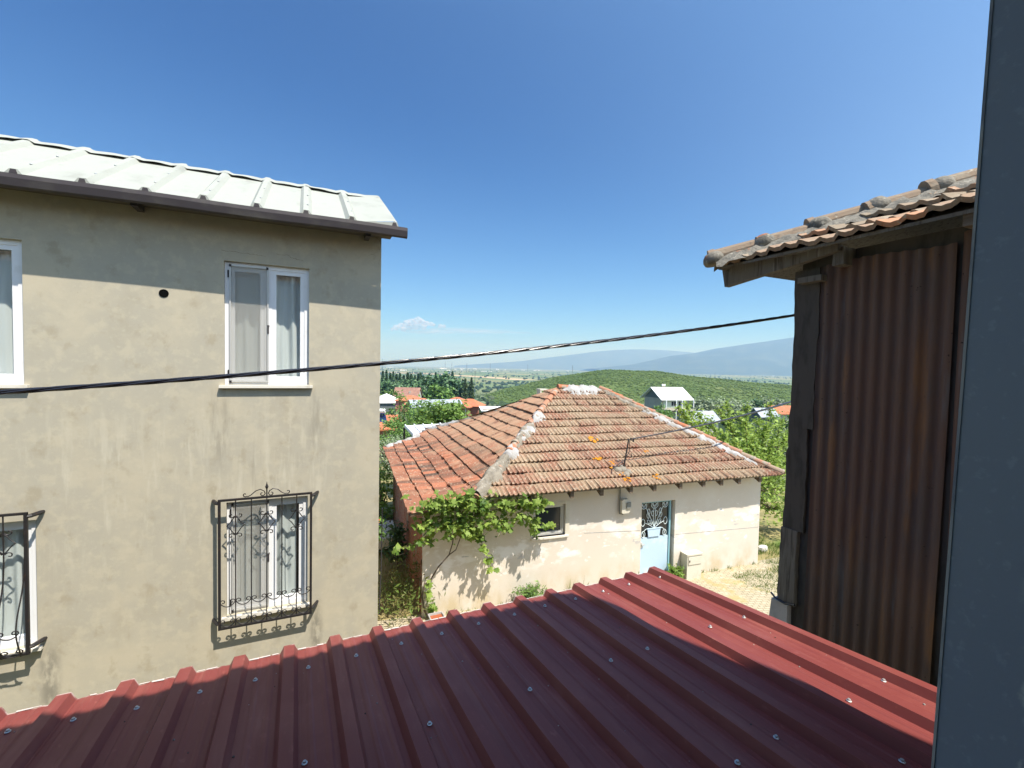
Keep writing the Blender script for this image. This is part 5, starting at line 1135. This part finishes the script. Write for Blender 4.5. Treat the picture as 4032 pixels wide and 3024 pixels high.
far_house('village_house', 'blue-grey sheet roofed shed seen through the mulberry leaves', 2752, 1648, 62, 3.6, 3.4, .15, 2.6, 1.05, 'far_wall', 'metal_roof', 'gable', over=.3)
far_house('village_house', 'dark grey roofed shed next to the orange roof by the rusty shed', 3005, 1632, 82, 3.2, 3.0, .2, 2, 1.2, 'far_grey', 'metal_roof', 'gable')
far_house('village_house', 'bright orange tiled roof at the edge of the rusty shed', 3092, 1622, 92, 6.5, 4, .05, 2, 1.3, 'far_wall', 'far_roof', 'gable', chim=(-1.0, 0, .4))
# white panel canopy just behind the tiled roof
CN = thing('canopy', 'white ribbed panel canopy behind the left hip of the tiled roof', 'canopy', uv(.6, 11, -7))
K = [at(1592, 1676, 21.5), at(1740, 1668, 22.5), at(1760, 1700, 18.5), at(1626, 1712, 17.8)]
m = MB(); m.add(K+[p-V(0, 0, .08) for p in K], [(3, 2, 1, 0), (4, 5, 6, 7)]+[(i, (i+1) % 4, 4+(i+1) % 4, 4+i) for i in range(4)])
for s in np.linspace(.02, .95, 5): m.tube([K[0]+(K[1]-K[0])*s+V(0, 0, .03), K[3]+(K[2]-K[3])*s+V(0, 0, .03)], .035, 6)
m.build('panel_roof', MAT['far_white'], CN); m = MB()
for p in K: m.tube([p*V(1, 1, 0)*.995+V(0, 0, -8), p*V(1, 1, 0)*.995+V(0, 0, p[2]-.08)], .05, 6)
m.build('post', MAT['steel'], CN)

# ================================================================== trees
def tr(name, label, cat, px, ytop, dep, h, rx, leaf, size, nc, per, spread, seed, shape='rhomb', group=None, rz_=None, ry=None, up=.5, lo=.45, trunk=None):
    p = at(px, ytop, dep); b = V(p[0], p[1], p[2]-h)
    return tree(name, label, cat, b, h, rx, rz_ or h*.42, leaf, size, nc, per, spread, seed, shape, up, group, trunk, ry, lo)
tr('fig_tree', 'round fig tree with big bright leaves rising behind the left hip', 'tree', 1746, 1582, 30, 5.2, 1.55, 'leaf_fig', .235, 120, 44, .22, 1, 'rhomb', rz_=1.45, lo=.55, up=.9)
tr('fig_tree', 'lower spread of big bright leaves left of the round fig tree', 'tree', 1672, 1648, 28, 3.6, .62, 'leaf_fig', .22, 32, 32, .18, 2, 'rhomb', rz_=.75, up=.9)
tr('tree', 'dark green bushy tree below the small orange roofed house', 'tree', 1668, 1585, 44, 6.0, 1.5, 'leaf_green', .22, 70, 40, .34, 3, rz_=2.2)
tr('tree', 'green tree with two rounded tops next to the plastered house corner', 'tree', 1568, 1592, 40, 7.0, 1.7, 'leaf_green', .21, 90, 40, .36, 4, rz_=2.9)
tr('tree', 'loose mid green tree at the foot of the solar collector roof', 'tree', 1575, 1660, 34, 5.0, 1.5, 'leaf_green', .17, 60, 44, .28, 5, rz_=1.6)
tr('tree', 'green bush filling the gap beneath the fig tree', 'tree', 1625, 1680, 31, 4.5, 1.1, 'leaf_green', .15, 45, 40, .22, 6, rz_=1.3)
tr('olive_tree', 'silver green olive tree directly right of the plastered house corner', 'tree', 1535, 1715, 26, 4.0, 1.35, 'leaf_olive', .12, 75, 55, .22, 7, 'slim', rz_=1.3)
tr('tree', 'sunlit green bush low between the plastered house and the brick wall', 'tree', 1503, 1835, 15.5, 3.2, .55, 'leaf_mulb', .11, 40, 40, .15, 8, rz_=1.2)
tr('tree', 'bright light green tree top beside the white hipped roof', 'tree', 1530, 1540, 135, 7, 3.2, 'leaf_fig', .6, 40, 30, .7, 9, rz_=2.6)
tr('tree', 'low green shrub at the base of the raw brick house', 'tree', 1905, 1652, 60, 3.0, 2.0, 'leaf_green', .28, 40, 30, .3, 10, rz_=1.2)
# grove of dark broad trees and the cypresses beyond the village
for i, (px, yt, dep, h, rx) in enumerate([(1705, 1485, 205, 13, 5.2), (1752, 1478, 215, 14.5, 6.0), (1790, 1500, 210, 12, 5.0), (1650, 1512, 200, 11, 4.6), (1735, 1530, 185, 8, 4.0)]):
    lab = ['dark broad tree left of the tallest dark tree', 'tallest and broadest dark tree of the clump behind the brown roof', 'dark broad tree at the right end of the clump facing the poplars', 'dark rounded tree rising behind the brown roof', 'lighter green rounded tree at the foot of the dark clump'][i]
    tr('broad_tree', lab, 'tree', px, yt, dep, h, rx, 'leaf_dark' if i < 4 else 'leaf_green', 1.05, 70, 34, 1.15, 30+i, 'clump', group='broad trees behind the village', rz_=h*.46)
for i, (px, yt, dep, h, rx) in enumerate([(1518, 1502, 222, 10, 4.2), (1560, 1512, 215, 9, 4.0), (1600, 1503, 228, 10, 4.4), (1640, 1500, 235, 10, 3.6)]):
    lab = ['leftmost broad tree in front of the cypress row, beside the plastered house', 'low broad green tree in front of the cypress row, above the white hipped roof', 'broad green tree in front of the cypress row, directly over the brown roof', 'broad green tree between the cypress row and the dark clump'][i]
    tr('broad_tree', lab, 'tree', px, yt, dep, h, rx, 'leaf_cyp' if i % 2 else 'leaf_dark', 1.0, 46, 30, 1.0, 130+i, 'clump', group='broad trees behind the village', rz_=h*.45)
cyp = None; rng = np.random.RandomState(61)
for i, (px, yt, dep, h) in enumerate([(1508, 1462, 262, 17), (1522, 1458, 270, 18), (1537, 1470, 258, 16), (1549, 1463, 275, 17), (1562, 1474, 262, 15), (1575, 1470, 255, 16), (1590, 1478, 268, 14), (1606, 1468, 236, 16), (1619, 1474, 258, 15), (1634, 1478, 262, 14), (1648, 1472, 250, 15), (1657, 1468, 262, 16), (1668, 1482, 240, 12), (1686, 1478, 262, 13)]):
    p = at(px, yt, dep); b = V(p[0], p[1], p[2]-h)
    lab = 'slender dark cypress in the row at the left beyond the village'
    if cyp is None:
        cyp = thing('cypress', lab, 'tree', b, 'cypresses beyond the village'); m = MB(); rg = np.random.RandomState(3); n = 1700
        q = rg.rand(n)**.8; ang = rg.rand(n)*6.283; rr = 1.55*np.sin(math.pi*np.clip(q*.88+.10, 0, 1))**.75*(1-q*.45)*(.55+.45*rg.rand(n))
        P = np.array(b)+np.stack([rr*np.cos(ang), rr*np.sin(ang), .6+q*(17-.6)], 1); leaf_cloud(m, P, .8, rg, .9, 'clump'); m.build('crown', MAT['leaf_cyp'], cyp)
        m = MB(); m.tube([b-V(0, 0, 2), b+V(0, 0, 14)], [.28, .06], 6); m.build('trunk', MAT['bark'], cyp); h0 = 17
    else: copy_tree(cyp, b, None, rng.rand()*6.28, (.8+.5*rng.rand(),)*2+(h/17,))
pop = None
for i, (px, yt, dep, h, s_) in enumerate([(1832, 1490, 205, 15, 1.0), (1857, 1488, 205, 15.5, .95)]):
    p = at(px, yt, dep); b = V(p[0], p[1], p[2]-h); lab = ['left of the pair of slender poplars right of the dark clump', 'right of the pair of slender poplars right of the dark clump'][i]
    if pop is None:
        pop = thing('poplar', lab, 'tree', b, 'pair of poplars'); m = MB(); rg = np.random.RandomState(8); n = 1300; q = rg.rand(n)
        ang = rg.rand(n)*6.283; rr = 1.35*np.sin(math.pi*np.clip(q*.9+.07, 0, 1))**.8*(.4+.6*rg.rand(n))*(1+.2*np.sin(q*19)); P = np.array(b)+np.stack([rr*np.cos(ang), rr*np.sin(ang), 1.5+q*13.5], 1)
        leaf_cloud(m, P, .55, rg, .5, 'clump'); m.build('crown', MAT['leaf_pop'], pop); m = MB(); m.tube([b-V(0, 0, 2), b+V(0, 0, 12)], [.25, .05], 6); m.build('trunk', MAT['bark'], pop)
    else: copy_tree(pop, b, lab, 1.3, (s_, s_, h/15))
for i, (px, yt, dep, h, s_) in enumerate([(1716, 1466, 330, 12, .9), (1782, 1462, 335, 14, 1.1)]):
    p = at(px, yt, dep); r = copy_tree(cyp, V(p[0], p[1], p[2]-h), ['lone small cypress standing out above the dark clump on its left', 'lone cypress standing out above the right end of the dark clump'][i], 2.0+i, (s_, s_, h/17)); r['group'] = 'lone cypresses'
# mulberry behind the right hip: upright leafy shoots
rng = np.random.RandomState(70); mbp = V(*(at(2960, 2080, 15.6))); mbp[2] = G-.05
ML = thing('mulberry_tree', 'light green mulberry tree with upright shoots behind the right end of the white house', 'tree', mbp)
m = MB(); t = MB(); head = mbp+V(0, 0, 1.3); t.tube([mbp-V(0, 0, .2), mbp+V(.05, 0, .7), head], [.15, .13, .12], 7); P = []
tips = [(2672, 1592, 13.8), (2700, 1578, 14.2), (2745, 1610, 14.6), (2825, 1590, 15), (2860, 1570, 15.2), (2800, 1640, 14.5), (2905, 1610, 15.5), (2945, 1585, 15.6), (2935, 1640, 14.8), (2990, 1640, 15.8), (3035, 1570, 16), (3020, 1660, 15.2), (3080, 1640, 16), (2760, 1680, 14.2), (2850, 1690, 14.5), (2900, 1720, 14.3), (2960, 1700, 15), (3050, 1720, 15.5), (3100, 1700, 16), (3140, 1660, 16.5), (2980, 1780, 14.5), (3060, 1800, 15), (3120, 1790, 15.5), (2880, 1780, 14.2), (3180, 1740, 16.5), (3040, 1880, 15), (3100, 1900, 15.4), (3010, 1950, 14.8), (3060, 1980, 15), (3120, 2000, 15.5), (2830, 1740, 14.0), (2930, 1830, 14.2)]
for x, y, d_ in tips:
    e = at(x, y, d_)-V(0, 0, .1); s_ = head+rng.randn(3)*.25; k1 = s_+(e-s_)*.55+V(0, 0, -.25)+rng.randn(3)*.12
    cvs = [(1-q)**2*s_+2*q*(1-q)*k1+q*q*e for q in np.linspace(0, 1, 9)]; t.tube(cvs, [.045-.0045*i for i in range(9)], 5)
    L = np.linalg.norm(e-s_); n = int(165*L)
    q = .18+.82*rng.rand(n)**.8; pp = np.outer((1-q)**2, s_)+np.outer(2*q*(1-q), k1)+np.outer(q*q, e); P.append(pp+rng.randn(n, 3)*(.06+.24*(1-q))[:, None]*(.5+rng.rand(n))[:, None])
for k in range(10):
    c_ = head+V(rng.randn()*.9, rng.randn()*.7, .3+rng.randn()*.6); P.append(c_+rng.randn(130, 3)*.38)
leaf_cloud(m, np.concatenate(P), .105, rng, .7, 'rhomb'); m.build('crown', MAT['leaf_mulb'], ML); t.build('trunk', MAT['bark'], ML)
tr('olive_tree', 'grey green olive tree behind the mulberry against the rusty shed edge', 'tree', 3040, 1672, 24, 4.2, 1.6, 'leaf_olive', .13, 90, 55, .24, 81, 'slim', rz_=1.7)
tr('tree', 'rounded dark tree beside the grey gabled house porch', 'tree', 2610, 1600, 75, 5.5, 1.9, 'leaf_green', .32, 50, 34, .36, 82, rz_=2.2)
tr('tree', 'dark green tree between the two grey roofs at the right', 'tree', 2972, 1578, 130, 6, 2.6, 'leaf_dark', .5, 45, 30, .6, 83, 'clump', rz_=2.4)
tr('tree', 'green leafy tree low under the orange roof at the right', 'tree', 3090, 1622, 60, 5, 2.2, 'leaf_green', .3, 55, 34, .4, 84, rz_=2.2)
for i, (px, yt, dep) in enumerate([(2850, 1572, 120), (2790, 1585, 105), (2895, 1585, 110), (2940, 1590, 95), (2760, 1572, 140), (3075, 1572, 150), (3010, 1568, 160)]):
    tr('olive_tree', ['grey olive tree just left of the mulberry tips', 'grey olive tree close to the white gabled house', 'middle grey olive tree behind the mulberry shoots', 'grey olive tree near the dark grey shed roof', 'small far olive tree at the foot of the hill by the gabled house', 'far olive tree behind the orange roof', 'far olive tree left of the orange roof'][i], 'tree', px, yt, dep, 5.2, 3.0, 'leaf_olive', .45, 36, 30, .55, 90+i, 'clump', group='olive trees below the hill', rz_=2.1)
tr('red_flowers', 'green plant with red flowers glimpsed in the alley', 'plant', 1484, 2030, 10.5, 1.0, .2, 'leaf_green', .09, 14, 20, .08, 99, rz_=.4, trunk=.012)
m = MB(); rg = np.random.RandomState(2); leaf_cloud(m, at(1486, 2045, 10.3)+rg.randn(14, 3)*V(.05, .05, .05), .05, rg, .4); 
fl = [o for o in COL.objects if o.name.startswith('red_flowers')][0]; m.build('blossom', MAT['flower'], fl)

# ================================================================== scrub, groves and the plain
def ico():
    p = (1+5**.5)/2; v = np.array([(-1, p, 0), (1, p, 0), (-1, -p, 0), (1, -p, 0), (0, -1, p), (0, 1, p), (0, -1, -p), (0, 1, -p), (p, 0, -1), (p, 0, 1), (-p, 0, -1), (-p, 0, 1)])/math.hypot(1, p)
    f = [(0, 11, 5), (0, 5, 1), (0, 1, 7), (0, 7, 10), (0, 10, 11), (1, 5, 9), (5, 11, 4), (11, 10, 2), (10, 7, 6), (7, 1, 8), (3, 9, 4), (3, 4, 2), (3, 2, 6), (3, 6, 8), (3, 8, 9), (4, 9, 5), (2, 4, 11), (6, 2, 10), (8, 6, 7), (9, 8, 1)]; return v, f
IV, IF = ico()
def lumps(name, mat, P, S, seed, squash=.75):
    rg = np.random.RandomState(seed); m = MB(); n = len(P)
    Q = IV[None]*(S[:, None, None]*(1+.28*rg.randn(n, 12, 1)))*np.array([1, 1, squash]); Q = Q+P[:, None, :]; Q[:, :, 2] += (S*squash*.55)[:, None]
    m.v = list(map(tuple, Q.reshape(-1, 3).tolist())); tt = np.clip(rg.rand(n), 0, 1)
    for i in range(n):
        b = i*12; m.f.extend([(b+a, b+c, b+d) for a, c, d in IF]); m.t.extend(np.clip(tt[i]+.15*rg.randn(20), 0, 1).tolist())
    return tag(m.build(name, mat, smooth=False), kind='stuff')
rng = np.random.RandomState(88)
def scatter(n, f):
    out = []
    while len(out) < n:
        fx, fy = f(); p = fwd0*fy+rgt0*fx; out.append((p[0], p[1], float(T(p[0], p[1]))))
    return np.array(out)
P = scatter(42000, lambda: (rng.uniform(-60, 520), rng.uniform(215, 640)))
fx, fy = fxy(P[:, 0], P[:, 1]); px = CX+F*fx/fy
keep = (P[:, 2] > np.interp(np.hypot(fx, fy), _r, _z)+1.6+.8*np.sin(fx*.05)) & (px > 1850); P = P[keep]
lumps('hill_scrub', MAT['scrub'], P, .55+.75*rng.rand(len(P))**1.8, 5, .42)
P = scatter(2600, lambda: (lambda d: (d*rng.uniform(-.35, .75), d))(rng.uniform(85, 620)))
fx, fy = fxy(P[:, 0], P[:, 1]); px = CX+F*fx/fy; hillz = P[:, 2]-np.interp(np.hypot(fx, fy), _r, _z)
P = P[(hillz < 3.0) & (np.sin(fx*.021+1)*np.sin(fy*.017) > -.45)]
lumps('olive_grove', MAT['grove'], P, 1.3+1.4*rng.rand(len(P)), 6, .9)
P = scatter(900, lambda: (lambda d: (d*rng.uniform(-.35, .75), d))(rng.uniform(60, 420)))
fx, fy = fxy(P[:, 0], P[:, 1]); P = P[P[:, 2]-np.interp(np.hypot(fx, fy), _r, _z) < 2.0]
lumps('green_thicket', MAT['far_tree'], P, 1.2+1.6*rng.rand(len(P)), 7, 1.0)
P = scatter(5200, lambda: (lambda d: (d*rng.uniform(-.32, .75), d))(700*(10)**(rng.rand()**.7)))
cl = np.sin(P[:, 0]*.006+2)*np.sin(P[:, 1]*.0045)+.6*np.sin(P[:, 0]*.017)*np.sin(P[:, 1]*.013+1); P = P[(cl > .40) | (rng.rand(len(P)) < .10)]
lumps('plain_trees', MAT['far_tree'], P, 2.2+3.2*rng.rand(len(P)), 8, .9)
# roads across the plain
def strip(name, pts, w, mat, dz):
    m = MB(); L = []; Rr = []
    pts = [at(x, y, 1) for x, y in pts]; pts = [p*(-45.6/p[2]) for p in pts]
    dense = []
    for a, b in zip(pts[:-1], pts[1:]): dense += [a+(b-a)*t for t in np.linspace(0, 1, 30)]
    for i, p in enumerate(dense):
        d = dense[min(i+1, len(dense)-1)]-dense[max(i-1, 0)]; n_ = V(-d[1], d[0], 0); n_ /= np.linalg.norm(n_); z = V(0, 0, 1)
        for S, s in ((L, 1), (Rr, -1)): q = p+n_*w*s*.5; S.append(V(q[0], q[1], float(T(q[0], q[1]))+dz))
    m.grid([Rr, L]); return tag(m.build(name, mat), kind='structure')
tan = M('dirt', (.42, .33, .20), 1)
strip('dry_field', [(1400, 1460), (1700, 1472), (1900, 1484), (2080, 1497)], 110, tan, .4); strip('dry_field', [(1400, 1466), (1620, 1467.5), (1800, 1471)], 70, tan, .7)
# white farm sheds on the plain
rng = np.random.RandomState(31); proto = None
FS = [(1535, 1443, 40, 3), (1588, 1459, 42, 4.5), (1745, 1453, 40, 6), (1765, 1459, 22, 3), (1795, 1455, 18, 3), (1820, 1449, 26, 4), (1818, 1457, 14, 3), (1870, 1454, 20, 4), (1905, 1463, 34, 3.5), (1930, 1463, 20, 3), (1958, 1452, 16, 5), (1990, 1452, 10, 3), (2060, 1457, 24, 3), (2118, 1455, 26, 4), (2105, 1460, 12, 4), (1845, 1453, 10, 3), (2235, 1460, 14, 3), (2780, 1465, 20, 3), (2880, 1468, 26, 3), (2930, 1463, 16, 3), (3045, 1482, 8, 3.4), (2960, 1466, 10, 3)]
for i, (x, y, wpx, hpx) in enumerate(FS):
    d1 = at(x, y, 1); dep = min(-45.5/d1[2], 6500) if d1[2] < 0 else 6500; p = at(x, y, dep); p[2] = TP(p)
    if proto is None:
        proto = thing('farm_shed', 'small white farm building far out on the hazy plain', 'building', p, 'white farm buildings on the plain')
        m = MB(); m.box(p+V(-.5, -.5, -.2), p+V(.5, .5, .7)); m.build('wall', MAT['far_white'], proto)
        m = MB(); m.prism([p+V(-.52, -.52, .7), p+V(-.52, .52, .7), p+V(-.52, 0, 1.0)], (1.04, 0, 0)); m.build('roof', MAT['far_white'], proto); o = proto
    else: o = copy_tree(proto, p)
    o.rotation_euler = (0, 0, -YAW+rng.uniform(-.25, .25)); o.scale = (.62*wpx*dep/F, 12*dep/2200, .62*hpx*dep/F)
# lattice pylons and a pole
py = None
for i, (x, yt, hpx) in enumerate([(1505, 1412, 24), (1753, 1424, 14), (1779, 1427, 16), (1838, 1430, 15), (1930, 1430, 16), (2078, 1435, 14), (2254, 1438, 22), (2815, 1465, 14)]):
    d1 = at(x, yt+hpx, 1); dep = 26/(hpx/F); p = at(x, yt+hpx, dep); b = V(p[0], p[1], TP(p)); H_ = max(24, at(x, yt, dep)[2]-b[2])
    if py is None:
        py = thing('pylon', 'grey lattice power pylon on the plain against the haze', 'pylon', b, 'power pylons on the plain'); m = MB(); H0 = H_
        for sx, sy in ((-1, -1), (1, -1), (1, 1), (-1, 1)): m.tube([b+V(sx*2.4, sy*2.4, 0), b+V(sx*.7, sy*.7, H0*.6), b+V(sx*.25, sy*.25, H0)], .22, 4)
        for k in range(9):
            z0, z1 = H0*k/9, H0*(k+1)/9; w0, w1 = 2.4-2.1*k/9, 2.4-2.1*(k+1)/9
            for s in (1, -1): m.tube([b+V(-w0*s, -w0, z0), b+V(w1*s, -w1, z1)], .12, 4); m.tube([b+V(-w0*s, w0, z0), b+V(w1*s, w1, z1)], .12, 4)
        m.build('tower', MAT['far_grey'], py); m = MB()
        for z, w in ((.72, 4.5), (.83, 5.5), (.94, 3.6)): m.tube([b-rgt0*w+V(0, 0, H0*z), b+rgt0*w+V(0, 0, H0*z)], .2, 4)
        m.build('crossarm', MAT['far_grey'], py)
    else: copy_tree(py, b, None, None, (1, 1, H_/H0))
b = at(1870, 1505, 420); b[2] = TP(b); PO = thing('utility_pole', 'slim utility pole rising behind the poplars', 'pole', b); tp_ = at(1870, 1460, 420)
m = MB(); m.tube([b-V(0, 0, 1), V(b[0], b[1], tp_[2])], [.3, .18], 6); m.build('mast', MAT['far_grey'], PO); m = MB(); m.tube([V(b[0], b[1], tp_[2]-1)-rgt0*1.4, V(b[0], b[1], tp_[2]-1)+rgt0*1.4], .12, 4); m.build('crossarm', MAT['far_grey'], PO)

# ================================================================== air and cloud
hz = MB(); S_ = 13500.; hz.box((-S_, -S_, -62), (S_, S_, 640)); ho = hz.build('haze', bpy.data.materials.new('haze'), None); tag(ho, kind='stuff')
hm = ho.data.materials[0]; hm.use_nodes = True; n = hm.node_tree.nodes; n.remove(n["Principled BSDF"]); pv = n.new("ShaderNodeVolumePrincipled")
pv.inputs["Color"].default_value = (.30, .56, 1.0, 1); pv.inputs["Density"].default_value = 1.65e-4; pv.inputs["Anisotropy"].default_value = .1
pv.inputs["Absorption Color"].default_value = (1, 1, 1, 1)
hm.node_tree.links.new(pv.outputs[0], n["Material Output"].inputs["Volume"])

D_ = 21000.
def cmat(name, cover):
    m = bpy.data.materials.new(name); m.use_nodes = True; n = m.node_tree.nodes; l = m.node_tree.links; n.remove(n["Principled BSDF"])
    t = n.new("ShaderNodeBsdfTransparent"); d = n.new("ShaderNodeBsdfDiffuse"); d.inputs[0].default_value = (.74, .70, .72, 1); mx = n.new("ShaderNodeMixShader"); mx.inputs[0].default_value = cover
    l.new(t.outputs[0], mx.inputs[1]); l.new(d.outputs[0], mx.inputs[2]); l.new(mx.outputs[0], n["Material Output"].inputs[0]); return m
def sphere(nu=10, nv=14): return [[(math.sin(a)*math.cos(b), math.sin(a)*math.sin(b), math.cos(a)) for b in np.linspace(0, 2*math.pi, nv, endpoint=False)] for a in np.linspace(.02, math.pi-.02, nu)]
def puff(m, c, r, rg, sq=.8, ln=1.0):
    c = np.array(c); ph = rg.rand(3)*6; G_ = []
    for row in sphere():
        G_.append([c+(rgt0*(p[0]*ln)+fwd0*p[1]+up0*(p[2]*sq))*r*(1+.12*math.sin(p[0]*5+ph[0])*math.sin(p[2]*4+ph[1])) for p in row])
    m.grid(G_, closed=True)
rg = np.random.RandomState(44); CL = thing('cloud', 'small pale cumulus cloud low over the left horizon trailing a long thin veil', 'cloud', at(1640, 1305, D_))
m = MB()
for x, y, r in [(1560, 1290, 13), (1580, 1283, 14), (1600, 1272, 15), (1622, 1268, 16), (1645, 1262, 17), (1662, 1268, 14), (1680, 1274, 12), (1698, 1276, 10), (1708, 1280, 7), (1612, 1288, 14), (1640, 1286, 16), (1668, 1288, 13), (1590, 1296, 12), (1733, 1284, 9), (1748, 1285, 8), (1545, 1297, 8)]: puff(m, at(x, y, D_+rg.randn()*150), r/F*D_, rg, .85)
m.build('billow', cmat('cloud_white', .24), CL)
m = MB()
for x, y, r, ln in [(1650, 1302, 11, 8), (1760, 1297, 9, 8), (1860, 1300, 8, 9), (1950, 1304, 7, 9), (1800, 1306, 8, 14), (1690, 1310, 8, 12), (1900, 1310, 6, 16), (2040, 1310, 4, 14)]: puff(m, at(x, y, D_+rg.randn()*150), r/F*D_, rg, .8, ln)
m.build('veil', cmat('cloud_veil', .085), CL)
